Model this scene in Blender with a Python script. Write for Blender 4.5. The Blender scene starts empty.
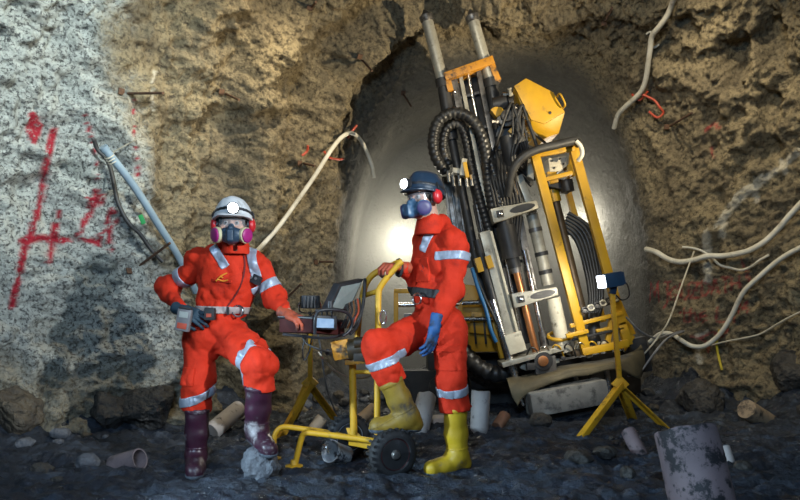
import bpy, bmesh, math, random
import numpy as np
from mathutils import Vector, Matrix
from mathutils.bvhtree import BVHTree

random.seed(7)
scene = bpy.context.scene
COL = scene.collection

# ------------------------------------------------------------------ camera
F = 667.0                      # focal length in pixels of an 800 x 500 frame
CAMZ = 1.0
cam_data = bpy.data.cameras.new('camera')
cam_data.sensor_width = 36.0
cam_data.lens = 36.0 * F / 800.0
cam_data.shift_y = 60.0 / 800.0
cam = bpy.data.objects.new('camera', cam_data)
cam.location = (0, 0, CAMZ)
cam.rotation_euler = (math.pi / 2, 0, 0)
COL.objects.link(cam)
scene.camera = cam

# ------------------------------------------------------------------ light
vs = scene.view_settings
vs.view_transform = 'Standard'
vs.look = 'None'
vs.gamma = 1.0
vs.exposure = 0.0
vs.use_curve_mapping = False

world = bpy.data.worlds.new('world')
world.use_nodes = True
world.node_tree.nodes['Background'].inputs[0].default_value = (0.30, 0.45, 0.75, 1)
world.node_tree.nodes['Background'].inputs[1].default_value = 0.015
scene.world = world


def spot(name, loc, target, energy, color, angle, blend=0.5, radius=0.05):
    ld = bpy.data.lights.new(name, 'SPOT')
    ld.energy = energy
    ld.color = color
    ld.spot_size = math.radians(angle)
    ld.spot_blend = blend
    ld.shadow_soft_size = radius
    o = bpy.data.objects.new(name, ld)
    o.location = loc
    o.rotation_euler = (Vector(target) - Vector(loc)).to_track_quat('-Z', 'Y').to_euler()
    COL.objects.link(o)
    return o


def point(name, loc, energy, color, radius=0.1):
    ld = bpy.data.lights.new(name, 'POINT')
    ld.energy = energy
    ld.color = color
    ld.shadow_soft_size = radius
    o = bpy.data.objects.new(name, ld)
    o.location = loc
    COL.objects.link(o)
    return o


def area(name, loc, target, energy, color, size):
    ld = bpy.data.lights.new(name, 'AREA')
    ld.energy = energy
    ld.color = color
    ld.size = size
    o = bpy.data.objects.new(name, ld)
    o.location = loc
    o.rotation_euler = (Vector(target) - Vector(loc)).to_track_quat('-Z', 'Y').to_euler()
    COL.objects.link(o)
    return o


# unseen lights out of frame; key light read off the miner's shadow
spot('key_light', (2.5, 0.9, 2.35), (-1.8, 5.0, 1.35), 1100, (0.86, 0.95, 1.0), 44, 1.0, 0.04)
spot('wall_light', (-0.5, 2.2, 3.8), (-2.75, 5.3, 2.9), 800, (0.86, 0.98, 0.96), 54, 1.0, 0.03)  # added wash to brighten the pale wall
spot('warm_light', (-0.4, 2.3, 3.9), (2.9, 6.4, 2.3), 330, (1.0, 0.86, 0.60), 80, 1.0, 0.03)
spot('roof_light', (3.3, 4.2, 1.9), (-0.6, 6.3, 3.7), 1050, (1.0, 0.85, 0.59), 64, 1.0, 0.03)
spot('high_light_left', (-0.5, 5.0, 4.0), (-1.6, 6.3, 1.7), 230, (1.0, 0.86, 0.60), 92, 0.9, 0.02)  # added to rake the left wall and bring out relief
spot('high_light_right', (2.2, 5.1, 3.95), (3.1, 6.6, 1.8), 190, (1.0, 0.86, 0.60), 92, 0.9, 0.02)  # added to rake the right wall and bring out relief
spot('floor_light', (-2.7, 2.4, 0.95), (1.6, 4.6, -0.25), 520, (0.60, 0.83, 1.0), 52, 1.0, 0.04)  # added to graze and brighten the mud
area('blue_fill', (-0.5, -1.0, 3.0), (0.2, 5.0, 0.2), 165, (0.50, 0.73, 1.0), 1.0)  # added cool fill, no lamp seen there

# ------------------------------------------------------------------ noise
def _h(ix, iy, iz, seed):
    n = (ix.astype(np.uint32) * np.uint32(374761393) + iy.astype(np.uint32) * np.uint32(668265263)
         + iz.astype(np.uint32) * np.uint32(2246822519) + np.uint32((seed * 3266489917) & 0xffffffff))
    n = (n ^ (n >> np.uint32(13))) * np.uint32(1274126177)
    n = n ^ (n >> np.uint32(16))
    return (n & np.uint32(0xffff)).astype(np.float32) / 32767.5 - 1.0


def vnoise(p, seed=0):
    i = np.floor(p)
    f = (p - i).astype(np.float32)
    i = i.astype(np.int64)
    u = f * f * f * (f * (f * 6 - 15) + 10)
    x0, y0, z0 = i[..., 0], i[..., 1], i[..., 2]
    r = 0
    for dx in (0, 1):
        wx = u[..., 0] if dx else 1 - u[..., 0]
        for dy in (0, 1):
            wy = u[..., 1] if dy else 1 - u[..., 1]
            for dz in (0, 1):
                wz = u[..., 2] if dz else 1 - u[..., 2]
                r = r + wx * wy * wz * _h(x0 + dx, y0 + dy, z0 + dz, seed)
    return r


_ROT = np.array(Matrix.Rotation(0.9, 3, Vector((1, 2, 0.7)).normalized()))


def fbm(p, scale, octaves=4, gain=0.5, seed=0, ridged=False):
    q = np.asarray(p, dtype=np.float64) / scale
    a, s, tot = 1.0, 0, 0
    for o in range(octaves):
        q = q @ _ROT.T + 17.3
        n = vnoise(q, seed + o)
        if ridged:
            n = 1 - 2 * np.abs(n)
        s = s + a * n
        tot += a
        a *= gain
        q = q * 2.03
    return s / tot


def sstep(a, b, x):
    t = np.clip((x - a) / (b - a), 0, 1)
    return t * t * (3 - 2 * t)


def P(px, py, d):
    return Vector(((px - 400.0) / F * d, d, CAMZ + (310.0 - py) / F * d))


def PP(pts, d):
    return [P(x, y, d) for x, y in pts]


def PV(*a):
    return [P(*q) for q in a]

# ------------------------------------------------------------------ materials
MATS = {}


def mat(name, c1, c2=None, scale=12.0, rough=0.6, rough2=None, metal=0.0, bump=0.0, bscale=None,
        thr=(0.35, 0.65), emit=0.0, dirt=None, dscale=6.0, dthr=(0.5, 0.62), spec=0.5, alpha=1.0, trans=0.0, bdist=0.01):
    if name in MATS:
        return MATS[name]
    m = bpy.data.materials.new(name)
    m.use_nodes = True
    nt = m.node_tree
    b = nt.nodes['Principled BSDF']
    L = nt.links.new
    tc = nt.nodes.new('ShaderNodeTexCoord')
    n = nt.nodes.new('ShaderNodeTexNoise')
    n.inputs['Scale'].default_value = scale
    n.inputs['Detail'].default_value = 6
    n.inputs['Roughness'].default_value = 0.62
    L(tc.outputs['Object'], n.inputs['Vector'])
    mr = nt.nodes.new('ShaderNodeMapRange')
    mr.inputs['From Min'].default_value, mr.inputs['From Max'].default_value = thr
    L(n.outputs['Fac'], mr.inputs['Value'])
    mx = nt.nodes.new('ShaderNodeMix')
    mx.data_type = 'RGBA'
    c2 = c2 or tuple(x * 0.75 for x in c1)
    mx.inputs['A'].default_value = (*c1, 1)
    mx.inputs['B'].default_value = (*c2, 1)
    L(mr.outputs['Result'], mx.inputs['Factor'])
    colour = mx.outputs['Result']
    b.inputs['Roughness'].default_value = rough
    if rough2 is not None:
        r = nt.nodes.new('ShaderNodeMapRange')
        r.inputs['To Min'].default_value, r.inputs['To Max'].default_value = rough, rough2
        r.inputs['From Min'].default_value, r.inputs['From Max'].default_value = thr
        L(n.outputs['Fac'], r.inputs['Value'])
        L(r.outputs['Result'], b.inputs['Roughness'])
    if dirt:
        n2 = nt.nodes.new('ShaderNodeTexNoise')
        n2.inputs['Scale'].default_value = dscale
        n2.inputs['Detail'].default_value = 8
        n2.inputs['Roughness'].default_value = 0.7
        L(tc.outputs['Object'], n2.inputs['Vector'])
        m2 = nt.nodes.new('ShaderNodeMapRange')
        m2.inputs['From Min'].default_value, m2.inputs['From Max'].default_value = dthr
        L(n2.outputs['Fac'], m2.inputs['Value'])
        x2 = nt.nodes.new('ShaderNodeMix')
        x2.data_type = 'RGBA'
        L(colour, x2.inputs['A'])
        x2.inputs['B'].default_value = (*dirt, 1)
        L(m2.outputs['Result'], x2.inputs['Factor'])
        colour = x2.outputs['Result']
    L(colour, b.inputs['Base Color'])
    b.inputs['Metallic'].default_value = metal
    b.inputs['Specular IOR Level'].default_value = spec
    b.inputs['Alpha'].default_value = alpha
    b.inputs['Transmission Weight'].default_value = trans
    if bump:
        nb = nt.nodes.new('ShaderNodeTexNoise')
        nb.inputs['Scale'].default_value = bscale or scale * 3
        nb.inputs['Detail'].default_value = 5
        L(tc.outputs['Object'], nb.inputs['Vector'])
        bp = nt.nodes.new('ShaderNodeBump')
        bp.inputs['Strength'].default_value = bump
        bp.inputs['Distance'].default_value = bdist
        L(nb.outputs['Fac'], bp.inputs['Height'])
        L(bp.outputs['Normal'], b.inputs['Normal'])
    if emit:
        b.inputs['Emission Color'].default_value = (*c1, 1)
        b.inputs['Emission Strength'].default_value = emit
    MATS[name] = m
    return m


YEL = mat('yellow_paint', (0.62, 0.34, 0.015), (0.50, 0.26, 0.012), 9, 0.45, 0.6, dirt=(0.07, 0.05, 0.03), dscale=11, dthr=(0.56, 0.72), bump=0.05)
YEL2 = mat('yellow_rig_paint', (0.52, 0.29, 0.010), (0.42, 0.23, 0.008), 5, 0.42, 0.55, dirt=(0.06, 0.045, 0.03), dscale=7, dthr=(0.57, 0.74))
STEEL = mat('grey_steel', (0.20, 0.19, 0.18), (0.10, 0.095, 0.09), 8, 0.35, 0.6, metal=0.7, dirt=(0.05, 0.045, 0.04), dscale=9)
SILVER = mat('dusty_silver', (0.42, 0.40, 0.33), (0.28, 0.265, 0.22), 9, 0.4, 0.55, metal=0.35, dirt=(0.10, 0.09, 0.07), dscale=10, dthr=(0.55, 0.7))
CHROME = mat('chrome', (0.75, 0.75, 0.76), (0.55, 0.54, 0.53), 14, 0.16, 0.32, metal=1.0)
COPPER = mat('copper_rod', (0.52, 0.22, 0.09), (0.36, 0.15, 0.06), 16, 0.3, 0.45, metal=0.8)
BLACK = mat('black_steel', (0.018, 0.018, 0.02), (0.035, 0.034, 0.034), 9, 0.42, 0.6, metal=0.2, dirt=(0.09, 0.085, 0.075), dscale=8, dthr=(0.6, 0.75))
RUBBER = mat('black_rubber', (0.013, 0.013, 0.014), (0.03, 0.03, 0.03), 12, 0.45, 0.65, dirt=(0.08, 0.075, 0.07), dscale=9, dthr=(0.6, 0.8))
PLAST = mat('black_plastic', (0.012, 0.013, 0.015), (0.02, 0.02, 0.024), 20, 0.38, 0.5)
WHITEHOSE = mat('white_hose', (0.62, 0.60, 0.52), (0.45, 0.42, 0.34), 5, 0.5, 0.7, dirt=(0.16, 0.13, 0.09), dscale=7, dthr=(0.55, 0.75))
RUST = mat('rusty_steel', (0.12, 0.06, 0.03), (0.06, 0.035, 0.025), 25, 0.7, 0.85, metal=0.3)
REDIRON = mat('red_paint', (0.45, 0.06, 0.03), (0.32, 0.05, 0.02), 20, 0.5, 0.6)

# ------------------------------------------------------------------ mesh builders
class MB:
    def __init__(s):
        s.v, s.f = [], []

    def add(s, vs_, fs):
        n = len(s.v)
        s.v += [Vector(x) for x in vs_]
        s.f += [tuple(i + n for i in q) for q in fs]
        return s

    def box(s, c, size, rot=None):
        c = Vector(c)
        h = [x / 2 for x in size]
        vs_ = []
        for x in (-1, 1):
            for y in (-1, 1):
                for z in (-1, 1):
                    q = Vector((x * h[0], y * h[1], z * h[2]))
                    vs_.append(c + (rot @ q if rot else q))
        return s.add(vs_, [(0, 1, 3, 2), (4, 6, 7, 5), (0, 4, 5, 1), (2, 3, 7, 6), (0, 2, 6, 4), (1, 5, 7, 3)])

    def beam(s, a, b, w, t, up=(0, 1, 0)):
        """rectangular bar from a to b; t thick along 'up', w wide across"""
        a, b = Vector(a), Vector(b)
        z = (b - a).normalized()
        y = Vector(up)
        y = (y - z * y.dot(z)).normalized()
        x = y.cross(z)
        rot = Matrix((x, y, z)).transposed()
        return s.box((a + b) / 2, (w, t, (b - a).length), rot)

    def cyl(s, a, b, r0, r1=None, n=14, cap=True):
        a, b = Vector(a), Vector(b)
        r1 = r0 if r1 is None else r1
        z = (b - a).normalized()
        x = z.orthogonal().normalized()
        y = z.cross(x)
        vs_ = []
        for c, r in ((a, r0), (b, r1)):
            for k in range(n):
                t = 2 * math.pi * k / n
                vs_.append(c + x * (r * math.cos(t)) + y * (r * math.sin(t)))
        fs = [(k, (k + 1) % n, n + (k + 1) % n, n + k) for k in range(n)]
        if cap:
            fs += [tuple(range(n - 1, -1, -1)), tuple(range(n, 2 * n))]
        return s.add(vs_, fs)

    def lathe(s, a, axis, prof, n=20, x=None):
        """prof: list of (r, h) along axis from a"""
        a = Vector(a)
        z = Vector(axis).normalized()
        x = Vector(x).normalized() if x else z.orthogonal().normalized()
        y = z.cross(x)
        vs_, fs = [], []
        for r, h in prof:
            for k in range(n):
                t = 2 * math.pi * k / n
                vs_.append(a + z * h + x * (r * math.cos(t)) + y * (r * math.sin(t)))
        for i in range(len(prof) - 1):
            for k in range(n):
                fs.append((i * n + k, i * n + (k + 1) % n, (i + 1) * n + (k + 1) % n, (i + 1) * n + k))
        fs.append(tuple(range(n - 1, -1, -1)))
        m = (len(prof) - 1) * n
        fs.append(tuple(range(m, m + n)))
        return s.add(vs_, fs)

    def tube(s, pts, r, n=8, smooth=6, ribs=None, closed=False):
        """swept tube; r number or list; ribs=(pitch, depth) makes it corrugated"""
        pts = [Vector(p) for p in pts]
        if smooth:
            pts = catmull(pts, smooth, closed)
        if ribs:
            pts = resample(pts, ribs[0] / 4.0)
        m = len(pts)
        tang = []
        for i in range(m):
            if closed:
                q = pts[(i + 1) % m] - pts[i - 1]
            else:
                q = pts[min(i + 1, m - 1)] - pts[max(i - 1, 0)]
            tang.append(q.normalized())
        x = tang[0].orthogonal().normalized()
        vs_, fs = [], []
        for i in range(m):
            z = tang[i]
            x = (x - z * x.dot(z)).normalized()
            y = z.cross(x)
            rr = r if not isinstance(r, (list, tuple)) else np.interp(i / max(m - 1, 1), np.linspace(0, 1, len(r)), r)
            if ribs:
                rr = rr * (1.0 if i % 4 in (1, 2) else 1 - ribs[1])
            for k in range(n):
                t = 2 * math.pi * k / n
                vs_.append(pts[i] + x * (rr * math.cos(t)) + y * (rr * math.sin(t)))
        for i in range(m if closed else m - 1):
            j = (i + 1) % m
            for k in range(n):
                fs.append((i * n + k, i * n + (k + 1) % n, j * n + (k + 1) % n, j * n + k))
        if not closed:
            fs.append(tuple(range(n - 1, -1, -1)))
            fs.append(tuple(range((m - 1) * n, m * n)))
        return s.add(vs_, fs)

    def prism(s, poly, vec):
        """poly: list of 3D points (planar), extruded by vec"""
        poly = [Vector(p) for p in poly]
        vec = Vector(vec)
        n = len(poly)
        return s.add(poly + [p + vec for p in poly],
                     [tuple(range(n - 1, -1, -1)), tuple(range(n, 2 * n))] +
                     [(k, (k + 1) % n, n + (k + 1) % n, n + k) for k in range(n)])

    def ball(s, c, r, n=12, m=8, rot=None):
        c = Vector(c)
        r = r if isinstance(r, (tuple, list)) else (r, r, r)
        prof = []
        vs_, fs = [], []
        for i in range(m + 1):
            a = math.pi * i / m
            for k in range(n):
                t = 2 * math.pi * k / n
                q = Vector((r[0] * math.sin(a) * math.cos(t), r[1] * math.sin(a) * math.sin(t), r[2] * math.cos(a)))
                vs_.append(c + (rot @ q if rot else q))
        for i in range(m):
            for k in range(n):
                fs.append((i * n + k, (i + 1) * n + k, (i + 1) * n + (k + 1) % n, i * n + (k + 1) % n))
        return s.add(vs_, fs)


def catmull(pts, k, closed=False):
    out = []
    n = len(pts)
    if n < 3 and not closed:
        return pts
    rng = range(n) if closed else range(n - 1)
    for i in rng:
        if closed:
            p0, p1, p2, p3 = pts[i - 1], pts[i], pts[(i + 1) % n], pts[(i + 2) % n]
        else:
            p0, p1, p2, p3 = pts[max(i - 1, 0)], pts[i], pts[i + 1], pts[min(i + 2, n - 1)]
        for j in range(k):
            t = j / k
            out.append(0.5 * ((2 * p1) + (p2 - p0) * t + (2 * p0 - 5 * p1 + 4 * p2 - p3) * t * t + (3 * p1 - p0 - 3 * p2 + p3) * t ** 3))
    if not closed:
        out.append(pts[-1])
    return out


def resample(pts, step):
    L = [0.0]
    for a, b in zip(pts, pts[1:]):
        L.append(L[-1] + (b - a).length)
    n = max(4, int(L[-1] / step))
    t = np.linspace(0, L[-1], n)
    arr = np.array([tuple(p) for p in pts])
    q = np.stack([np.interp(t, L, arr[:, k]) for k in range(3)], 1)
    return [Vector(x) for x in q]


def finish_mesh(me, material, smooth_angle):
    me.materials.append(material)
    if smooth_angle is not None:
        me.polygons.foreach_set('use_smooth', [True] * len(me.polygons))
        if smooth_angle < 179:
            try:
                me.set_sharp_from_angle(angle=math.radians(smooth_angle))
            except Exception:
                pass
    me.update()


def thing(name, label, cat, loc, group=None):
    o = bpy.data.objects.new(name, None)
    o.empty_display_size = 0.1
    COL.objects.link(o)
    o.location = loc
    o['label'] = label
    o['category'] = cat
    if group:
        o['group'] = group
    return o


def root_loc(o):
    while o.parent:
        o = o.parent
    return Vector(o.location)


def obj(name, mb, material, parent=None, bevel=0.0, smooth=40, label=None, cat=None, group=None, kind=None, weld=True):
    """mb in world coordinates -> one mesh object"""
    if isinstance(mb, MB):
        V = [tuple(v) for v in mb.v]
        Fc = mb.f
    else:
        V, Fc = mb
    base = Vector((0, 0, 0))
    if parent is not None:
        base = root_loc(parent)
    elif kind != 'structure':
        a = np.array(V)
        base = Vector(((a[:, 0].min() + a[:, 0].max()) / 2, (a[:, 1].min() + a[:, 1].max()) / 2, a[:, 2].min()))
    me = bpy.data.meshes.new(name)
    arr = np.asarray(V, dtype=np.float32) - np.array(base, dtype=np.float32)
    if isinstance(Fc, np.ndarray):
        me.from_pydata([], [], [])
        nv, nf, k = len(arr), len(Fc), Fc.shape[1]
        me.vertices.add(nv)
        me.vertices.foreach_set('co', arr.ravel())
        me.loops.add(nf * k)
        me.loops.foreach_set('vertex_index', Fc.astype(np.int32).ravel())
        me.polygons.add(nf)
        me.polygons.foreach_set('loop_start', np.arange(0, nf * k, k, dtype=np.int32))
        me.update(calc_edges=True)
        me.validate()
    else:
        me.from_pydata(arr.tolist(), [], Fc)
        bm = bmesh.new()
        bm.from_mesh(me)
        if weld:
            bmesh.ops.remove_doubles(bm, verts=bm.verts, dist=1e-5)
        bmesh.ops.recalc_face_normals(bm, faces=bm.faces)
        if bevel:
            es = [e for e in bm.edges if len(e.link_faces) == 2 and e.calc_face_angle(0) > math.radians(35)]
            bmesh.ops.bevel(bm, geom=es, offset=bevel, segments=2, profile=0.6, affect='EDGES', clamp_overlap=True)
        bm.to_mesh(me)
        bm.free()
    finish_mesh(me, material, smooth)
    o = bpy.data.objects.new(name, me)
    COL.objects.link(o)
    if parent is not None:
        o.parent = parent
    else:
        o.location = base
    if label:
        o['label'] = label
    if cat:
        o['category'] = cat
    if group:
        o['group'] = group
    if kind:
        o['kind'] = kind
    return o

# ------------------------------------------------------------------ implicit surfaces (bodies, boots, gloves, rocks)
class SDF:
    def __init__(s, lo, hi, h, k=0.03):
        s.h, s.k = h, k
        s.lo = np.array(lo, dtype=np.float64)
        s.n = np.ceil((np.array(hi) - s.lo) / h).astype(int) + 1
        s.f = np.full(s.n, 0.15, dtype=np.float32)
        s.ax = [s.lo[i] + h * np.arange(s.n[i]) for i in range(3)]

    def _sl(s, lo, hi):
        sl = []
        for i in range(3):
            a = int(max(0, math.floor((lo[i] - s.lo[i]) / s.h)))
            b = int(min(s.n[i], math.ceil((hi[i] - s.lo[i]) / s.h) + 1))
            if b <= a:
                return None
            sl.append(slice(a, b))
        return tuple(sl)

    def _pts(s, sl):
        X, Y, Z = np.meshgrid(s.ax[0][sl[0]], s.ax[1][sl[1]], s.ax[2][sl[2]], indexing='ij')
        return np.stack([X, Y, Z], -1)

    def _merge(s, sl, d, k, sub=False):
        g = s.f[sl]
        k = s.k if k is None else k
        d = d.astype(np.float32)
        if sub:
            d = -d
            hh = np.clip(0.5 - 0.5 * (g - d) / k, 0, 1)
            s.f[sl] = g * (1 - hh) + d * hh + k * hh * (1 - hh)
        else:
            hh = np.clip(0.5 + 0.5 * (g - d) / k, 0, 1)
            s.f[sl] = g * (1 - hh) + d * hh - k * hh * (1 - hh)

    def cone(s, a, b, r0, r1=None, k=None, sub=False, flat=None):
        """tapered capsule; flat=(dir, factor) squeezes it along dir"""
        a, b = np.array(a, float), np.array(b, float)
        r1 = r0 if r1 is None else r1
        m = max(r0, r1) + 0.08
        sl = s._sl(np.minimum(a, b) - m, np.maximum(a, b) + m)
        if sl is None:
            return s
        p = s._pts(sl)
        ab = b - a
        t = np.clip(((p - a) @ ab) / max(ab @ ab, 1e-9), 0, 1)
        q = p - (a + t[..., None] * ab)
        if flat is not None:
            u = np.array(Vector(flat[0]).normalized())
            e = q @ u
            q = q + (e * (1 / flat[1] - 1))[..., None] * u
        d = np.sqrt((q * q).sum(-1)) - (r0 + (r1 - r0) * t)
        if flat is not None:
            d = d * min(1, flat[1] * 1.2)
        s._merge(sl, d, k, sub)
        return s

    def chain(s, pts, rs, k=None, **kw):
        for i in range(len(pts) - 1):
            s.cone(pts[i], pts[i + 1], rs[i], rs[i + 1], k, **kw)
        return s

    def ell(s, c, r, rot=None, k=None, sub=False):
        c = np.array(c, float)
        r = np.array(r, float)
        m = r.max() + 0.08
        sl = s._sl(c - m, c + m)
        if sl is None:
            return s
        p = s._pts(sl) - c
        if rot is not None:
            p = p @ np.array(rot)
        q = p / r
        l = np.sqrt((q * q).sum(-1))
        g = np.sqrt(((p / (r * r)) ** 2).sum(-1))
        d = l * (l - 1) / np.maximum(g, 1e-6)
        s._merge(sl, d, k, sub)
        return s

    def box(s, c, half, rot=None, rnd=0.01, k=None, sub=False):
        c = np.array(c, float)
        half = np.array(half, float)
        m = np.linalg.norm(half) + 0.06
        sl = s._sl(c - m, c + m)
        if sl is None:
            return s
        p = s._pts(sl) - c
        if rot is not None:
            p = p @ np.array(rot)
        q = np.abs(p) - (half - rnd)
        d = np.sqrt((np.maximum(q, 0) ** 2).sum(-1)) + np.minimum(q.max(-1), 0) - rnd
        s._merge(sl, d, k, sub)
        return s

    def plane_cut(s, point, normal, r=None):
        """keep the side opposite to normal"""
        n = np.array(Vector(normal).normalized())
        X = s.ax[0][:, None, None] * n[0] + s.ax[1][None, :, None] * n[1] + s.ax[2][None, None, :] * n[2] - np.dot(np.array(point), n)
        s.f = np.maximum(s.f, X.astype(np.float32))
        return s

    def noise(s, amp, scale, octaves=2, seed=0, ridged=False, stretch=None, near=0.05):
        idx = np.nonzero(np.abs(s.f) < near)
        p = np.stack([s.ax[i][idx[i]] for i in range(3)], -1)
        if stretch is not None:
            p = p * np.array(stretch)
        s.f[idx] += (amp * fbm(p, scale, octaves, 0.5, seed, ridged)).astype(np.float32)
        return s

    def copy(s, off=0.0):
        c = SDF.__new__(SDF)
        c.h, c.k, c.lo, c.n, c.ax = s.h, s.k, s.lo, s.n, s.ax
        c.f = s.f - np.float32(off)
        return c

    def shell(s, inner):
        """keep only what lies further out than the inner offset"""
        s.f = np.maximum(s.f, -(s.f + inner))
        return s

    def clip_ball(s, c, r):
        X = np.sqrt((s.ax[0][:, None, None] - c[0]) ** 2 + (s.ax[1][None, :, None] - c[1]) ** 2 + (s.ax[2][None, None, :] - c[2]) ** 2) - r
        s.f = np.maximum(s.f, X.astype(np.float32))
        return s

    def slab(s, c, n, w):
        n = Vector(n).normalized()
        c = Vector(c)
        s.plane_cut(c + n * w / 2, n)
        s.plane_cut(c - n * w / 2, -n)
        return s

    def mesh(s):
        f = s.f
        f[0], f[-1] = 0.1, 0.1
        f[:, 0], f[:, -1] = 0.1, 0.1
        f[:, :, 0], f[:, :, -1] = 0.1, 0.1
        nx, ny, nz = f.shape
        sg = f < 0
        c = [(i, j, k) for i in (0, 1) for j in (0, 1) for k in (0, 1)]
        cut = lambda A, o: A[o[0]:nx - 1 + o[0], o[1]:ny - 1 + o[1], o[2]:nz - 1 + o[2]]
        cnt = np.zeros((nx - 1, ny - 1, nz - 1), np.int8)
        for o in c:
            cnt += cut(sg, o)
        act = (cnt > 0) & (cnt < 8)
        ids = np.argwhere(act)
        idm = np.full(act.shape, -1, np.int64)
        idm[act] = np.arange(len(ids))
        val = {o: f[ids[:, 0] + o[0], ids[:, 1] + o[1], ids[:, 2] + o[2]] for o in c}
        pos = np.zeros((len(ids), 3))
        num = np.zeros(len(ids))
        for o in c:
            for axn in range(3):
                if o[axn] == 0:
                    o2 = list(o)
                    o2[axn] = 1
                    o2 = tuple(o2)
                    a, b = val[o], val[o2]
                    m = (a < 0) != (b < 0)
                    t = np.where(m, a / np.where(m, a - b, 1), 0)
                    q = np.zeros((len(ids), 3)) + np.array(o)
                    q[:, axn] += t
                    pos += q * m[:, None]
                    num += m
        V = s.lo + s.h * (ids + pos / num[:, None])
        faces = []
        for axn in range(3):
            o2 = [0, 0, 0]
            o2[axn] = 1
            A = sg[1:-1, 1:-1, 1:-1]
            hi = [nx - 1, ny - 1, nz - 1]
            Bm = sg[1 + o2[0]:nx - 1 + o2[0], 1 + o2[1]:ny - 1 + o2[1], 1 + o2[2]:nz - 1 + o2[2]]
            e = np.argwhere(A != Bm) + 1
            inside = sg[e[:, 0], e[:, 1], e[:, 2]]
            u, w = [x for x in range(3) if x != axn]
            if axn == 1:
                u, w = w, u
            def cell(du, dw):
                q = e.copy()
                q[:, u] -= du
                q[:, w] -= dw
                return idm[q[:, 0], q[:, 1], q[:, 2]]
            quad = np.stack([cell(0, 0), cell(1, 0), cell(1, 1), cell(0, 1)], 1)
            quad[~inside] = quad[~inside][:, ::-1]
            faces.append(quad)
        faces = np.concatenate(faces)
        faces = faces[(faces >= 0).all(1)]
        return V, faces[:, ::-1] if False else faces

# ================================================================== the mine chamber
def lerp_tab(tab, x):
    t = np.array(tab, float)
    return np.interp(x, t[:, 0], t[:, 1])


def smooth1(a, k):
    ker = np.hanning(2 * k + 3)[1:-1]
    ker /= ker.sum()
    return np.convolve(np.pad(a, k, mode='edge'), ker, 'valid')


TAB_L = [(-3, -3.6), (3.5, -3.5), (4.6, -3.35), (5.1, -3.0), (5.45, -2.42), (5.75, -2.12), (6.1, -1.86), (6.6, -1.28), (7.15, -0.80), (7.6, -0.72), (10.2, -0.72)]
TAB_R = [(-3, 4.3), (3.0, 4.3), (5.6, 4.05), (6.0, 3.75), (6.4, 3.42), (6.9, 2.95), (7.2, 2.78), (7.7, 2.82), (8.6, 2.7), (10.2, 2.7)]
TAB_Z = [(-3, 5.0), (4.5, 4.75), (5.6, 4.45), (6.4, 4.08), (7.0, 3.84), (7.5, 3.66), (7.9, 3.60), (10.2, 3.5)]

vd = np.concatenate([np.linspace(-3, 4.4, 24), np.arange(4.45, 8.3, 0.0145), np.linspace(8.33, 9.9, 40)])
NU = 820
Lx = smooth1(lerp_tab(TAB_L, vd), 9)
Rx = smooth1(lerp_tab(TAB_R, vd), 9)
Rz = smooth1(lerp_tab(TAB_Z, vd), 9)
tt = np.linspace(0, math.pi, 1500)
ct, st = np.cos(tt), np.sin(tt)
grid = np.zeros((len(vd), NU, 3))
for i, d in enumerate(vd):
    c, a = (Lx[i] + Rx[i]) / 2, (Rx[i] - Lx[i]) / 2
    X = c - a * np.sign(ct) * np.abs(ct) ** 0.62
    Z = -0.4 + (Rz[i] + 0.4) * np.abs(st) ** 0.72
    s_ = np.concatenate([[0], np.cumsum(np.hypot(np.diff(X), np.diff(Z)))])
    u = np.linspace(0, s_[-1], NU)
    grid[i, :, 0] = np.interp(u, s_, X)
    grid[i, :, 2] = np.interp(u, s_, Z)
    grid[i, :, 1] = d
gu = np.gradient(grid, axis=1)
gv = np.gradient(grid, vd, axis=0)
nrm = np.cross(gv, gu)
nrm /= np.linalg.norm(nrm, axis=2, keepdims=True) + 1e-9
# make the normal point into the chamber
cen = np.stack([(Lx + Rx) / 2, vd, np.full(len(vd), 1.5)], 1)[:, None, :]
sgn = np.sign(((cen - grid) * nrm).sum(2, keepdims=True))
nrm *= sgn
flat = grid.reshape(-1, 3)
big = fbm(flat, 1.5, 3, 0.5, 3).reshape(grid.shape[:2])
mid = fbm(flat, 0.50, 3, 0.55, 11, True).reshape(grid.shape[:2])
fin = fbm(flat, 0.105, 3, 0.62, 23).reshape(grid.shape[:2])
tiny = fbm(flat, 0.036, 2, 0.6, 31).reshape(grid.shape[:2])
hazy = sstep(6.45, 7.4, grid[..., 1])                  # the heading beyond is smoother
disp = 0.22 * big + 0.15 * mid + 0.095 * fin + 0.040 * tiny
disp = disp * (1 - 0.84 * hazy)
# a rib of rock leaning out where the pale wall meets the brown one
px0 = 400 + F * grid[..., 0] / np.maximum(grid[..., 1], 0.5)
leftside = (grid[..., 0] < (Lx + Rx)[:, None] / 2).astype(float)
ridge_y = 5.66 - 0.20 * (grid[..., 2] - 1.2) + 0.16 * fbm(flat, 0.9, 2, 0.5, 77).reshape(grid.shape[:2])
disp += leftside * 0.16 * np.exp(-((grid[..., 1] - ridge_y) / 0.16) ** 2)
disp -= leftside * 0.10 * np.exp(-((grid[..., 1] - ridge_y - 0.33) / 0.14) ** 2)
# ribs and hollows down the brown wall
disp += leftside * 0.15 * np.sin((grid[..., 1] + 0.20 * grid[..., 2]) * 9.5 + 3.0 * big) * sstep(5.7, 6.0, grid[..., 1]) * (1 - hazy)
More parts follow.
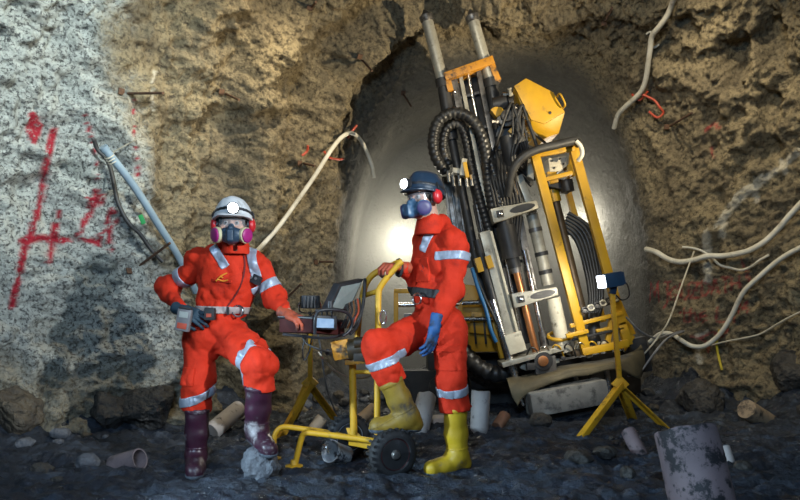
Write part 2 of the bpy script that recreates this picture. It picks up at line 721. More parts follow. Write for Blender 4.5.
# hollows in the rock
py0 = 310 - F * (grid[..., 2] - CAMZ) / np.maximum(grid[..., 1], 0.5)
okd = grid[..., 1] > 4.5
for hx, hy, rx_, rz_, dep in ((735, 60, .17, .30, .30), (773, 45, .15, .34, .26), (768, 105, .10, .22, .16), (770, 150, .12, .2, .14), (742, 120, .09, .14, .12),
                              (208, 135, .12, .34, .20), (262, 120, .16, .14, .14), (40, 192, .14, .22, .12), (330, 60, .14, .1, .12), (230, 40, .12, .12, .12), (480, 30, .2, .12, .1)):
    k_ = np.argmin(np.where(okd, (px0 - hx) ** 2 + (py0 - hy) ** 2, 1e9))
    cc = grid.reshape(-1, 3)[k_]
    rr = np.sqrt(((grid[..., 0] - cc[0]) / rx_) ** 2 + ((grid[..., 1] - cc[1]) / rx_) ** 2 + ((grid[..., 2] - cc[2]) / rz_) ** 2)
    rr = rr * (1 + .25 * fin + .2 * mid)
    disp -= dep * (1 - sstep(0.35, 1.25, rr))
# the foot of the walls slumps inwards
foot = np.exp(-np.maximum(grid[..., 2], -0.2) / 0.30)
disp += 0.16 * foot * (1 - 0.8 * hazy) * (0.6 + 0.8 * (big + 0.5))
verts = (grid + nrm * disp[..., None])
verts = verts.reshape(-1, 3)
NV = len(vd)
ii = np.arange(NV - 1)[:, None] * NU + np.arange(NU - 1)[None, :]
quads = np.stack([ii, ii + 1, ii + NU + 1, ii + NU], -1)
WALLBVH = BVHTree.FromPolygons([tuple(v) for v in verts[::1]], [tuple(q) for q in quads[24:, ::1].reshape(-1, 4)])


def wall_at(px, py, off=0.0):
    """point on the chamber wall seen at that place, lifted off the rock by off metres"""
    o = Vector((0, 0, CAMZ))
    dr = (P(px, py, 1.0) - o).normalized()
    loc, n, i, t = WALLBVH.ray_cast(o, dr)
    if loc is None:
        return P(px, py, 7.0)
    if n.dot(dr) > 0:
        n = -n
    n = Vector((n.x * 0.4, n.y, n.z * 0.4)).normalized() * 0.5 - dr * 0.5
    return loc + n.normalized() * off


# spray paint: strokes laid on the rock, stored as a paint mask
def seg_mask(pts, strokes):
    m = np.zeros(len(pts))
    for poly, w in strokes:
        dense = []
        for (x0, y0), (x1, y1) in zip(poly, poly[1:]):
            k = max(1, int(math.hypot(x1 - x0, y1 - y0) / 2.5))
            dense += [(x0 + (x1 - x0) * i / k, y0 + (y1 - y0) * i / k) for i in range(k)]
        dense.append(poly[-1])
        q = np.array([tuple(wall_at(x, y)) for x, y in dense])
        near = (np.abs(pts - q.mean(0)).max(1) < 1.6)
        idx = np.nonzero(near)[0]
        p = pts[idx]
        best = np.full(len(p), 9.0)
        for a, b in zip(q, q[1:]):
            ab = b - a
            t = np.clip(((p - a) @ ab) / max(ab @ ab, 1e-9), 0, 1)
            best = np.minimum(best, np.linalg.norm(p - (a + t[:, None] * ab), axis=1))
        m[idx] = np.maximum(m[idx], 1 - sstep(0.55, 1.25, best / w))
    return m


red_left = [
    ([(33, 114), (40, 126), (34, 141), (28, 128), (33, 114)], 0.026), ([(33, 120), (34, 134)], 0.030),
    ([(54, 130), (50, 148), (46, 166), (41, 196), (35, 222), (24, 250), (18, 280), (12, 306)], 0.030),
    ([(23, 241), (40, 238), (68, 241)], 0.034), ([(58, 212), (54, 236), (49, 262)], 0.026),
    ([(96, 190), (94, 208), (84, 222), (78, 238), (90, 240), (100, 246)], 0.026), ([(100, 234), (98, 246)], 0.022),
    ([(88, 198), (103, 204)], 0.018), ([(90, 207), (102, 195)], 0.018), ([(88, 203), (104, 199)], 0.016),
    ([(108, 232), (107, 216), (113, 210), (116, 218), (110, 232), (111, 250)], 0.022),
    ([(85, 115), (90, 130), (94, 146), (97, 168), (97, 188)], 0.009), ([(85, 116), (90, 132)], 0.016),
    ([(133, 97), (134, 130), (137, 160), (139, 190)], 0.007),
]
FONT = {
    'M': [[(0, 0), (.1, 1), (.5, .3), (.9, 1), (1, 0)]], 'j': [[(.6, 1), (.6, 0), (.2, -.3)], [(.3, 1), (.9, 1)]],
    'G': [[(1, .8), (.5, 1), (0, .6), (.1, .1), (.6, 0), (1, .4), (.5, .45)]], 'U': [[(0, 1), (.1, .1), (.6, 0), (1, .3), (1, 1)]],
    'Z': [[(0, 1), (1, 1), (0, 0), (1, 0)], [(.2, .5), (.8, .5)]], 'D': [[(.1, 0), (.1, 1), (.8, .8), (1, .4), (.7, .05), (.1, 0)]],
    'A': [[(0, 0), (.5, 1), (1, 0)], [(.2, .4), (.8, .4)]], 'T': [[(0, 1), (1, 1)], [(.5, 1), (.5, 0)]],
    'H': [[(0, 0), (0, 1)], [(1, 0), (1, 1)], [(0, .5), (1, .5)]], 't': [[(.4, 1), (.4, .1), (.8, 0)], [(0, .7), (.9, .7)]],
    'h': [[(0, 0), (0, 1)], [(0, .5), (.5, .65), (.9, .45), (.9, 0)]], 'e': [[(.05, .35), (.9, .4), (.6, .7), (.1, .5), (.1, .1), (.5, 0), (.9, .1)]],
    'L': [[(.1, 1), (.1, 0), (.9, 0)]], 'l': [[(.4, 1), (.5, 0)]],
}


def write(txt, x, y, w, h, adv, slope=0.0, sw=0.013):
    out = []
    for c in txt:
        if c != ' ':
            for st_ in FONT[c]:
                out.append(([(x + a * w, y - b * h - slope * (x - 650)) for a, b in st_], sw))
        x += adv
    return out


red_right = write('Mj', 650, 302, 9, 20, 12, 0.0) + write('GUZDATH', 670, 305, 8.5, 15, 10.2, 0.18) + \
    write('the', 681, 324, 7.5, 14, 9, 0.05) + write('L l', 716, 322, 8, 14, 7, 0.0) + write('M', 738, 322, 9, 12, 9, 0.1) + \
    [([(700, 338), (712, 332), (722, 336), (728, 330)], 0.02), ([(690, 336), (706, 341)], 0.014), ([(708, 352), (709, 345)], 0.016),
     ([(741, 258), (746, 270), (749, 282)], 0.012), ([(706, 130), (714, 124), (720, 128)], 0.02), ([(711, 148), (713, 158)], 0.014)]
paint = np.maximum(seg_mask(verts, red_left), 0.62 * seg_mask(verts, red_right))
# pale lime run along the right wall and around the lower text
lime_strokes = [([(722, 236), (724, 218), (738, 200), (752, 190), (766, 178), (780, 168), (800, 150)], 0.035),
                ([(715, 228), (735, 196), (762, 176)], 0.02), ([(755, 190), (757, 200)], 0.03), ([(782, 160), (785, 172)], 0.03),
                ([(698, 352), (700, 362)], 0.03), ([(697, 336), (708, 332)], 0.028), ([(706, 232), (708, 262), (707, 280)], 0.045),
                ([(155, 70), (152, 92), (153, 110)], 0.012)]
lime = seg_mask(verts, lime_strokes)
grey = leftside * (1 - sstep(-0.10, 0.16, grid[..., 1] - ridge_y + 0.10 * fin))  # pale rock zone; the cool flash is partly put into its colour
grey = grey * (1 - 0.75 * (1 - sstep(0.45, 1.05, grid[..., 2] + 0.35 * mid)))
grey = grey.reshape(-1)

heading = sstep(6.95, 7.45, grid[..., 1] + 0.25 * big + 0.1 * mid).reshape(-1)  # mask for shade and haze painted onto the heading rock


def rock_material():
    m = bpy.data.materials.new('sprayed_rock')
    m.use_nodes = True
    nt = m.node_tree
    b = nt.nodes['Principled BSDF']
    L = nt.links.new
    N = nt.nodes.new
    tc = N('ShaderNodeTexCoord')

    def noise(sc, det=7, ro=0.65, dist=0.0):
        n = N('ShaderNodeTexNoise')
        n.inputs['Scale'].default_value = sc
        n.inputs['Detail'].default_value = det
        n.inputs['Roughness'].default_value = ro
        n.inputs['Distortion'].default_value = dist
        L(tc.outputs['Object'], n.inputs['Vector'])
        return n.outputs['Fac']

    def rng(v, a, b_, c=0, d=1):
        r = N('ShaderNodeMapRange')
        for k, x in zip(('From Min', 'From Max', 'To Min', 'To Max'), (a, b_, c, d)):
            r.inputs[k].default_value = x
        L(v, r.inputs['Value'])
        return r.outputs['Result']

    def mix(fac, A, B):
        x = N('ShaderNodeMix')
        x.data_type = 'RGBA'
        for s_, v in (('A', A), ('B', B)):
            if isinstance(v, tuple):
                x.inputs[s_].default_value = (*v, 1)
            else:
                L(v, x.inputs[s_])
        L(fac, x.inputs['Factor'])
        return x.outputs['Result']

    def attr(n):
        a = N('ShaderNodeAttribute')
        a.attribute_name = n
        return a.outputs['Fac']

    brown = mix(rng(noise(2.3), .38, .66), (0.33, 0.27, 0.165), (0.20, 0.165, 0.11))
    brown = mix(rng(noise(25, 5, .7), .46, .64), brown, (0.085, 0.07, 0.05))
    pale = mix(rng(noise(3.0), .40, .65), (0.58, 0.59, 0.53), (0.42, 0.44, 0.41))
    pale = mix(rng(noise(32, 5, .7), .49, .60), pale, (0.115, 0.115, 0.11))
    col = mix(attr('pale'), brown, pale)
    shaded_grey = mix(rng(noise(4), .35, .65), (0.115, 0.108, 0.092), (0.09, 0.085, 0.074))  # same rock, darkened in colour for the heading's shade
    col = mix(attr('heading'), col, shaded_grey)
    grit = rng(noise(30, 5, .7), .30, .46)
    mul = N('ShaderNodeMath')
    mul.operation = 'MULTIPLY'
    L(attr('paint'), mul.inputs[0])
    L(grit, mul.inputs[1])
    m3 = N('ShaderNodeMath')
    m3.operation = 'MULTIPLY'
    L(attr('lime'), m3.inputs[0])
    L(grit, m3.inputs[1])
    col = mix(m3.outputs[0], col, (0.58, 0.54, 0.44))
    col = mix(mul.outputs[0], col, (0.40, 0.024, 0.04))
    L(col, b.inputs['Base Color'])
    L(rng(noise(8), .3, .7, .62, .95), b.inputs['Roughness'])
    b.inputs['Specular IOR Level'].default_value = 0.15
    bp = N('ShaderNodeBump')
    bp.inputs['Strength'].default_value = 1.0
    bp.inputs['Distance'].default_value = 0.07
    L(noise(20, 6, .68), bp.inputs['Height'])
    L(bp.outputs['Normal'], b.inputs['Normal'])
    return m


ROCK = rock_material()
FLOOR_Q = quads[:, :, :]
US = [0, int(NU * 0.335), int(NU * 0.655), NU - 1]


def shell_piece(name, u0, u1):
    q = quads[:, u0:u1].reshape(-1, 4)
    used, inv = np.unique(q, return_inverse=True)
    o = obj(name, (verts[used], inv.reshape(-1, 4)), ROCK, kind='structure', smooth=180)
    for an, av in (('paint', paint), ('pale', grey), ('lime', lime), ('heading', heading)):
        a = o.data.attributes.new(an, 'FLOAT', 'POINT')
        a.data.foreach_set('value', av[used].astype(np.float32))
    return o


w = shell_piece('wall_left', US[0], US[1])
w['label'] = 'rough shotcrete side of the tunnel, pale with red sprayed marks, brown further in'
w = shell_piece('ceiling', US[1], US[2])
w['label'] = 'rough brown arched tunnel roof'
w = shell_piece('wall_right', US[2], US[3])
w['label'] = 'rough brown rock side with red handwriting and hoses'
# end of the heading
bx = np.linspace(-1.4, 3.4, 110)
bz = np.linspace(-0.4, 4.0, 100)
BX, BZ = np.meshgrid(bx, bz, indexing='ij')
bp_ = np.stack([BX, np.full_like(BX, 9.55), BZ], -1)
bp_[..., 1] += 0.10 * fbm(bp_.reshape(-1, 3), 0.9, 4, 0.5, 5).reshape(BX.shape) - 0.5 * ((BX - 1.0) / 2.2) ** 2 * 0.8
ib = np.arange(len(bx) - 1)[:, None] * len(bz) + np.arange(len(bz) - 1)[None, :]
qb = np.stack([ib, ib + len(bz), ib + len(bz) + 1, ib + 1], -1).reshape(-1, 4)
w = obj('wall_back', (bp_.reshape(-1, 3), qb), ROCK, kind='structure', smooth=180)
w['label'] = 'hazy rock face at the end of the heading'
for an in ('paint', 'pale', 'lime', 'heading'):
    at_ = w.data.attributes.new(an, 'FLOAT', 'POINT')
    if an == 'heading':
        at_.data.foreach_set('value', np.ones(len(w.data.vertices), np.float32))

# ------------------------------------------------------------------ muddy floor
def wall_x(y):
    return np.interp(y, vd, Lx), np.interp(y, vd, Rx)


def floor_h(x, y):
    p = np.stack([x, y, np.zeros_like(x)], -1)
    h = 0.040 * fbm(p, 0.8, 3, 0.5, 41)
    # tyre and boot ruts running across, soft lumps between
    q = p * np.array([0.55, 1.5, 1.0])
    h = h + 0.056 * fbm(q, 0.20, 3, 0.6, 43, True)
    h = h + 0.027 * fbm(p, 0.065, 2, 0.6, 47)
    l, r = wall_x(y)
    bank = 0.34 * np.exp(-np.maximum(x - l, 0) / 0.30) + 0.34 * np.exp(-np.maximum(r - x, 0) / 0.34)
    bank = bank * (1 + 0.5 * fbm(p, 0.25, 3, 0.6, 53))
    return h + bank * (1 - sstep(7.2, 7.8, y)) - 0.012


fx = np.arange(-4.0, 4.6, 0.0155)
fy = np.concatenate([np.arange(-2.5, 2.6, 0.15), np.arange(2.65, 6.2, 0.0135), np.arange(6.22, 9.7, 0.05)])
FX, FY = np.meshgrid(fx, fy, indexing='ij')
FH = floor_h(FX.ravel(), FY.ravel())
fv = np.stack([FX.ravel(), FY.ravel(), FH], 1)
i2 = np.arange(len(fx) - 1)[:, None] * len(fy) + np.arange(len(fy) - 1)[None, :]
qf = np.stack([i2, i2 + len(fy), i2 + len(fy) + 1, i2 + 1], -1).reshape(-1, 4)


def ground(x, y):
    return float(floor_h(np.array([x]), np.array([y]))[0])


def mud_material():
    m = bpy.data.materials.new('wet_mud')
    m.use_nodes = True
    nt = m.node_tree
    b = nt.nodes['Principled BSDF']
    L = nt.links.new
    tc = nt.nodes.new('ShaderNodeTexCoord')

    def noise(sc, det=6, ro=.65):
        n = nt.nodes.new('ShaderNodeTexNoise')
        n.inputs['Scale'].default_value = sc
        n.inputs['Detail'].default_value = det
        n.inputs['Roughness'].default_value = ro
        L(tc.outputs['Object'], n.inputs['Vector'])
        return n.outputs['Fac']
    cr = nt.nodes.new('ShaderNodeValToRGB')
    e = cr.color_ramp.elements
    e[0].position, e[0].color = 0.34, (0.010, 0.013, 0.019, 1)
    e[1].position, e[1].color = 0.68, (0.075, 0.098, 0.135, 1)
    x = e.new(0.52)
    x.color = (0.021, 0.028, 0.042, 1)
    L(noise(7, 9, .72), cr.inputs['Fac'])
    L(cr.outputs['Color'], b.inputs['Base Color'])
    r = nt.nodes.new('ShaderNodeMapRange')
    for k, v in zip(('From Min', 'From Max', 'To Min', 'To Max'), (.40, .60, .16, .62)):
        r.inputs[k].default_value = v
    L(noise(3.1, 6, .6), r.inputs['Value'])
    L(r.outputs['Result'], b.inputs['Roughness'])
    bp = nt.nodes.new('ShaderNodeBump')
    bp.inputs['Strength'].default_value = 1.0
    bp.inputs['Distance'].default_value = 0.04
    L(noise(20, 7, .7), bp.inputs['Height'])
    L(bp.outputs['Normal'], b.inputs['Normal'])
    return m


MUD = mud_material()
w = obj('floor', (fv, qf), MUD, kind='structure', smooth=180)
w['label'] = 'churned wet dark mud floor'

# ================================================================== the two miners
SUIT = mat('orange_red_coverall', (0.61, 0.032, 0.010), (0.48, 0.024, 0.008), 7, 0.75, 0.85, bump=0.25, bscale=90, dirt=(0.28, 0.018, 0.010), dscale=5, dthr=(0.58, 0.75), spec=0.2)
REFL = mat('reflective_band', (0.36, 0.40, 0.48), (0.28, 0.31, 0.38), 20, 0.4, 0.5, metal=0.25)
SKIN = mat('skin', (0.52, 0.29, 0.21), (0.45, 0.24, 0.17), 14, 0.5, 0.6)
HAIRM = mat('dark_hair', (0.02, 0.014, 0.01), (0.035, 0.025, 0.018), 30, 0.6)
EYEW = mat('eye_white', (0.42, 0.40, 0.38), None, 8, 0.25)
IRIS = mat('dark_iris', (0.03, 0.018, 0.012), None, 8, 0.15)
WHITEHAT = mat('white_helmet', (0.62, 0.63, 0.64), (0.50, 0.50, 0.50), 9, 0.35, 0.5, dirt=(0.22, 0.20, 0.17), dscale=8, dthr=(0.58, 0.72))
NAVYHAT = mat('navy_helmet', (0.016, 0.035, 0.065), (0.011, 0.022, 0.04), 9, 0.28, 0.45)
MASKM = mat('slate_mask', (0.022, 0.05, 0.085), (0.015, 0.034, 0.06), 9, 0.4, 0.5)
MASKM2 = mat('blue_grey_mask', (0.05, 0.12, 0.21), (0.035, 0.085, 0.15), 9, 0.35, 0.5)
MAGENTA = mat('magenta_filter', (0.36, 0.015, 0.17), (0.28, 0.012, 0.13), 12, 0.45)
VIOLET = mat('violet_filter', (0.060, 0.045, 0.15), (0.045, 0.035, 0.11), 12, 0.45)
CREAM = mat('cream_filter_rim', (0.55, 0.50, 0.30), None, 9, 0.5)
EARRED = mat('red_ear_cup', (0.58, 0.02, 0.025), (0.48, 0.015, 0.02), 9, 0.3, 0.4)
LENSON = mat('lamp_lens_on', (0.86, 0.94, 1.0), (0.84, 0.93, 1.0), 9, 0.2, emit=14)
GLASSM = mat('clear_visor', (0.75, 0.8, 0.85), None, 9, 0.06, alpha=0.16)
BOOTP = mat('plum_rubber', (0.040, 0.010, 0.024), (0.026, 0.008, 0.017), 9, 0.3, 0.5, dirt=(0.20, 0.18, 0.19), dscale=9, dthr=(0.56, 0.68))
BOOTY = mat('yellow_rubber', (0.58, 0.38, 0.02), (0.46, 0.28, 0.015), 7, 0.4, 0.55, dirt=(0.16, 0.13, 0.09), dscale=7, dthr=(0.56, 0.70))
BOOTY2 = mat('dirty_yellow_rubber', (0.27, 0.17, 0.018), (0.16, 0.10, 0.015), 6, 0.5, 0.65, dirt=(0.05, 0.04, 0.03), dscale=6, dthr=(0.52, 0.66))
SOLE = mat('muddy_sole', (0.10, 0.12, 0.15), (0.03, 0.035, 0.045), 12, 0.7, 0.85)
GLOVEB = mat('blue_glove', (0.012, 0.085, 0.26), (0.010, 0.06, 0.18), 12, 0.6, 0.7, dirt=(0.02, 0.03, 0.05), dscale=9)
GLOVED = mat('dark_teal_glove', (0.014, 0.035, 0.055), (0.02, 0.05, 0.075), 12, 0.6, 0.7)
GLOVER = mat('rust_red_glove', (0.42, 0.075, 0.03), (0.30, 0.05, 0.02), 12, 0.6, 0.7, dirt=(0.05, 0.03, 0.025), dscale=9)
BELTB = mat('black_webbing', (0.014, 0.014, 0.016), (0.024, 0.024, 0.026), 40, 0.6, 0.7)
BELTW = mat('pale_webbing', (0.42, 0.36, 0.34), (0.30, 0.25, 0.24), 30, 0.65, 0.75)
DEVGREY = mat('grey_device', (0.12, 0.12, 0.13), (0.20, 0.19, 0.19), 14, 0.4, 0.5)
SCREEN = mat('pale_display', (0.35, 0.38, 0.36), None, 14, 0.25)
EMBLEM = mat('orange_thread', (0.75, 0.26, 0.02), None, 30, 0.6)
DKTHREAD = mat('dark_red_thread', (0.16, 0.012, 0.01), None, 30, 0.8)


def frame(front, up=(0, 0, 1)):
    """columns: the wearer's left, front, up"""
    f = Vector(front).normalized()
    u = Vector(up)
    u = (u - f * u.dot(f)).normalized()
    return Matrix((u.cross(f) * -1 if False else f.cross(u) * -1, f, u)).transposed()


def to_world(Vl, c, R):
    return np.asarray(Vl) @ np.array(R).T + np.array(c)


def clip_box(s, c, half, R):
    X, Y, Z = np.meshgrid(*s.ax, indexing='ij')
    p = (np.stack([X, Y, Z], -1) - np.array(c)) @ np.array(R)
    d = (np.abs(p) - np.array(half)).max(-1)
    s.f = np.maximum(s.f, d.astype(np.float32))
    return s


def sub_grid(s, c, m):
    """a small copy of the field around c"""
    sl = s._sl(np.array(c) - m, np.array(c) + m)
    q = SDF.__new__(SDF)
    q.h, q.k = s.h, s.k
    q.ax = [s.ax[i][sl[i]] for i in range(3)]
    q.lo = np.array([a[0] for a in q.ax])
    q.f = s.f[sl].copy()
    q.n = np.array(q.f.shape)
    return q


def refine(q, k):
    """trilinear upsampling of a small field, for crisp edges"""
    f = q.f
    ax = []
    for i in range(3):
        n = f.shape[i]
        t = np.linspace(0, n - 1, (n - 1) * k + 1)
        a = np.minimum(np.floor(t).astype(int), n - 2)
        w = (t - a).astype(np.float32)
        sh = [1, 1, 1]
        sh[i] = len(t)
        w = w.reshape(sh)
        f = np.take(f, a, i) * (1 - w) + np.take(f, a + 1, i) * w
        ax.append(np.interp(t, np.arange(n), q.ax[i]))
    q.f, q.ax, q.h = f, ax, q.h / k
    q.n = np.array(f.shape)
    return q


def band(suit, name, c, n, w, r, material, parent, off=0.006, sub=None, label=None):
    q = refine(sub_grid(suit, c, r + 0.03), 2)
    q.f = q.f - np.float32(off)
    q.f = np.maximum(q.f, -(q.f + np.float32(off + 0.012)))
    q.slab(c, n, w).clip_ball(c, r)
    return obj(name, q.mesh(), material, parent, smooth=60, label=label)


def patch(suit, name, c, R, half, material, parent, off=0.007, label=None):
    q = refine(sub_grid(suit, c, max(half) + 0.04), 2)
    q.f = q.f - np.float32(off)
    q.f = np.maximum(q.f, -(q.f + np.float32(off + 0.012)))
    clip_box(q, c, half, R)
    return obj(name, q.mesh(), material, parent, smooth=60, label=label)


def bvh_of(o):
    me = o.data
    off = root_loc(o)
    return BVHTree.FromPolygons([v.co + off for v in me.vertices], [tuple(p.vertices) for p in me.polygons])


def on(bvh, px, py, off=0.0):
    o = Vector((0, 0, CAMZ))
    dr = (P(px, py, 1.0) - o).normalized()
    loc, n, i, t = bvh.ray_cast(o, dr)
    if loc is None:
        return None
    return loc - dr * off


def head_on(body, c, R):
    """adds skull, face and neck to a body field"""
    H = lambda *l: np.array(c) + np.array(R @ Vector(l))
    body.ell(H(0, -.012, .035), (.078, .098, .098), R, k=.02)
    body.cone(H(0, .028, -.045), H(0, .060, -.10), .058, .036, k=.03)
    body.cone(H(0, .085, .012), H(0, .108, -.030), .008, .014, k=.012)
    body.cone(H(-.04, .078, .026), H(.04, .078, .026), .014, k=.015)
    body.cone(H(-.025, .088, -.068), H(.025, .088, -.068), .010, k=.012)
    for s in (-1, 1):
        body.ell(H(s * .080, -.012, -.012), (.012, .024, .034), R, k=.008)
        body.ell(H(s * .045, .062, -.03), (.03, .025, .025), R, k=.02)
        body.ell(H(s * .033, .098, .0), (.017, .016, .012), R, k=.008, sub=True)
    body.cone(H(0, -.02, -.06), H(0, -.045, -.17), .058, .064, k=.03)


def head_gear(root, body_o, c, R, hat, hat_name, mask_m, filt_m, side_lamp=0.0):
    W = lambda *l: Vector(c) + R @ Vector(l)
    D = lambda *l: R @ Vector(l)
    for s in (-1, 1):
        e = obj('eye', MB().ball(W(s * .033, .079, -.001), .0135, 14, 10), EYEW, body_o, smooth=180)
        obj('iris', MB().ball(W(s * .033, .0865, -.001), .0085, 10, 8), IRIS, body_o, smooth=180)
    # hair showing below the helmet
    q = SDF((-.11, -.14, -.12), (.11, .12, .12), .006, .02)
    q.ell((0, -.016, .035), (.086, .104, .104)).plane_cut((0, .045, 0), (0, 1, -.25)).plane_cut((0, 0, -.055), (0, 0, -1))
    V, f = q.mesh()
    obj('hair', (to_world(V, c, R), f), HAIRM, root, smooth=180)
    # helmet
    q = SDF((-.17, -.19, -.06), (.17, .21, .19), .0045, .012)
    q.ell((0, -.012, .038), (.114, .138, .128), k=.01)
    q.cone((0, -.07, .130), (0, .05, .133), .022, k=.04)
    for s in (-1, 1):
        q.cone((s * .045, -.06, .126), (s * .045, .04, .128), .012, k=.03)
    rim_n = (0, .20, -1)
    q.plane_cut((0, 0, .016), rim_n)
    pk = SDF((-.17, -.19, -.06), (.17, .21, .19), .0045, .012)
    pk.ell((0, -.010, .038), (.124, .148, .130), k=.01)
    pk.plane_cut((0, 0, .016), rim_n).plane_cut((0, 0, .028), (0, -.20, 1))
    q.f = np.minimum(q.f, pk.f)
    q.ell((0, .112, .040), (.080, .050, .011), k=.014)
    inner = SDF((-.17, -.19, -.06), (.17, .21, .19), .0045, .012).ell((0, -.012, .034), (.103, .126, .116), k=.01)
    q.f = np.maximum(q.f, -inner.f)
    V, f = q.mesh()
    hel = obj('helmet', (to_world(V, c, R), f), hat, root, smooth=50, label=hat_name)
    q2 = SDF((-.17, -.19, -.06), (.17, .21, .19), .0045, .012)
    q2.ell((0, -.012, .038), (.1175, .1415, .132), k=.01)
    q2.slab((0, 0, .062), (0, -.20, 1), .020)
    inner = SDF((-.17, -.19, -.06), (.17, .21, .19), .0045, .012).ell((0, -.012, .038), (.111, .135, .124), k=.01)
    q2.f = np.maximum(q2.f, -inner.f)
    V, f = q2.mesh()
    obj('helmet_strap', (to_world(V, c, R), f), PLAST, hel, smooth=50)
    lx = side_lamp
    lc = W(lx, .138, .078)
    ax = D(lx * 1.6, 1, .04).normalized()
    obj('lamp_housing', MB().lathe(lc - ax * .02, ax, [(.018, 0), (.032, .008), (.036, .028), (.036, .042), (.031, .044)], 28), PLAST, hel, smooth=40)
    obj('lamp_lens', MB().lathe(lc + ax * .0245, ax, [(.030, 0), (.029, .005), (.018, .010), (.004, .011)], 28), LENSON, hel, smooth=60)
    spot('headlamp_beam', lc + ax * .05, lc + ax * 3 + D(0, 0, -.25), 26, (0.82, 0.92, 1.0), 75, 0.9, 0.02)
    # glasses
    m = MB()
    pts, NA = [], 18
    for i in range(NA + 1):
        a = math.radians(-74 + 148 * i / NA)
        x, y = .082 * math.sin(a), .035 + .078 * math.cos(a)
        pts.append((x, y))
    vs_ = [W(x, y, z) for x, y in pts for z in (-.022, .020)]
    m.add(vs_, [(2 * i, 2 * i + 2, 2 * i + 3, 2 * i + 1) for i in range(NA)])
    gl = obj('safety_glasses', m, GLASSM, root, smooth=60)
    fr = MB().tube([W(x, y + .001, .021) for x, y in pts], .0032, 6, 0)
    for s in (-1, 1):
        fr.tube([W(s * .079, .055, .019), W(s * .088, .01, .012), W(s * .086, -.03, .004)], .003, 6, 3)
    obj('glasses_frame', fr, PLAST, gl, smooth=60)
    # half-mask respirator
    q = SDF((-.11, .0, -.16), (.11, .20, .04), .004, .02)
    q.cone((0, .100, -.022), (0, .100, -.080), .018, .050, k=.02)
    q.cone((-.03, .085, -.075), (.03, .085, -.075), .040, k=.02)
    q.cone((0, .128, -.035), (0, .132, -.105), .018, .026, k=.012)
    q.box((0, .146, -.082), (.020, .016, .036), rnd=.008, k=.008)
    for s in (-1, 1):
        q.cone((s * .03, .10, -.06), (s * .07, .085, -.070), .026, .026, k=.012)
    V, f = q.mesh()
    mk = obj('respirator', (to_world(V, c, R), f), mask_m, root, smooth=60)
    for s in (-1, 1):
        a = D(s * .80, .58, -.08).normalized()
        p = W(s * .068, .080, -.074)
        obj('filter_rim', MB().lathe(p, a, [(.030, 0), (.047, .006), (.049, .018), (.049, .027), (.046, .030)], 22), CREAM if filt_m is MAGENTA else mask_m, mk, smooth=40)
        obj('filter', MB().lathe(p + a * .026, a, [(.043, 0), (.043, .012), (.038, .016), (.014, .017)], 22), filt_m, mk, smooth=40)
        obj('mask_strap', MB().tube([W(s * .06, .09, -.05), W(s * .088, .03, -.04), W(s * .092, -.05, -.02)], .005, 6, 5), PLAST, mk, smooth=60)
    # ear defenders
    for s in (-1, 1):
        q = SDF((-.06, -.07, -.08), (.06, .07, .08), .004, .01)
        q.ell((s * .012, 0, 0), (.026, .036, .046))
        q.plane_cut((-s * .002, 0, 0), (-s, 0, 0))
        V, f = q.mesh()
        V = V + np.array((s * .098, -.008, -.006))
        ec = obj('ear_cup', (to_world(V, c, R), f), EARRED, root, smooth=50)
        obj('ear_pad', MB().lathe(W(s * .083, -.008, -.006), D(s, 0, 0), [(.030, 0), (.038, .004), (.038, .014), (.032, .016)], 18), PLAST, ec, smooth=50)
        obj('cup_arm', MB().tube([W(s * .118, -.008, .02), W(s * .124, -.008, .05), W(s * .112, -.008, .078)], .006, 6, 4), PLAST, ec, smooth=50)


def hand_mesh(Wr, Dd, Nn, curls, mirror=1, thumb=(.6, .4), spread=.12, scale=1.0):
    """gloved hand: wrist point, pointing direction, direction of the BACK of the hand"""
    y = Vector(Dd).normalized()
    z = Vector(Nn)
    z = (z - y * z.dot(y)).normalized()
    x = y.cross(z) * mirror
    q = SDF((-.12, -.08, -.13), (.12, .23, .10), .0042, .008)
    q.cone((0, -.06, 0), (0, .02, 0), .039, .034, k=.02)
    q.box((0, .055, 0), (.043, .050, .017), rnd=.015, k=.02)
    base = [(.034, .100), (.012, .108), (-.012, .104), (-.033, .094)]
    lens = [(.040, .026, .022), (.045, .029, .023), (.041, .027, .022), (.032, .021, .019)]
    for k_, ((bx_, by_), ln) in enumerate(zip(base, lens)):
        a0 = spread * (1.2 - k_ * .8)
        pos = Vector((bx_, by_, 0))
        q.cone((bx_ * .8, by_ - .045, 0), pos, .0125, .0115, k=.01)
        ang = 0
        c_ = curls[k_] if isinstance(curls, (list, tuple)) else curls
        for j, l in enumerate(ln):
            ang += c_ * (1.0, 1.15, .8)[j]
            nx = pos + Vector((math.sin(a0) * math.cos(ang) * l, math.cos(a0) * math.cos(ang) * l, -math.sin(ang) * l))
            q.cone(pos, nx, .0118 - .0012 * j, .0106 - .0012 * j, k=.004)
            pos = nx
    p0 = Vector((.030, .020, -.004))
    d1 = Vector((math.sin(thumb[0] + .35), math.cos(thumb[0] + .35), -.35)).normalized()
    p1 = p0 + d1 * .048
    d2 = Vector((math.sin(thumb[0] - thumb[1]), math.cos(thumb[0] - thumb[1]), -.5)).normalized()
    p2 = p1 + d2 * .036
    p3 = p2 + Vector((math.sin(thumb[0] - 2 * thumb[1]), math.cos(thumb[0] - 2 * thumb[1]), -.55)).normalized() * .028
    q.chain([p0, p1, p2, p3], [.017, .0145, .0125, .011], k=.008)
    V, f = q.mesh()
    R = Matrix((x, y, z)).transposed()
    if mirror < 0:
        f = f[:, ::-1]
    return to_world(V * scale, Wr, R), f


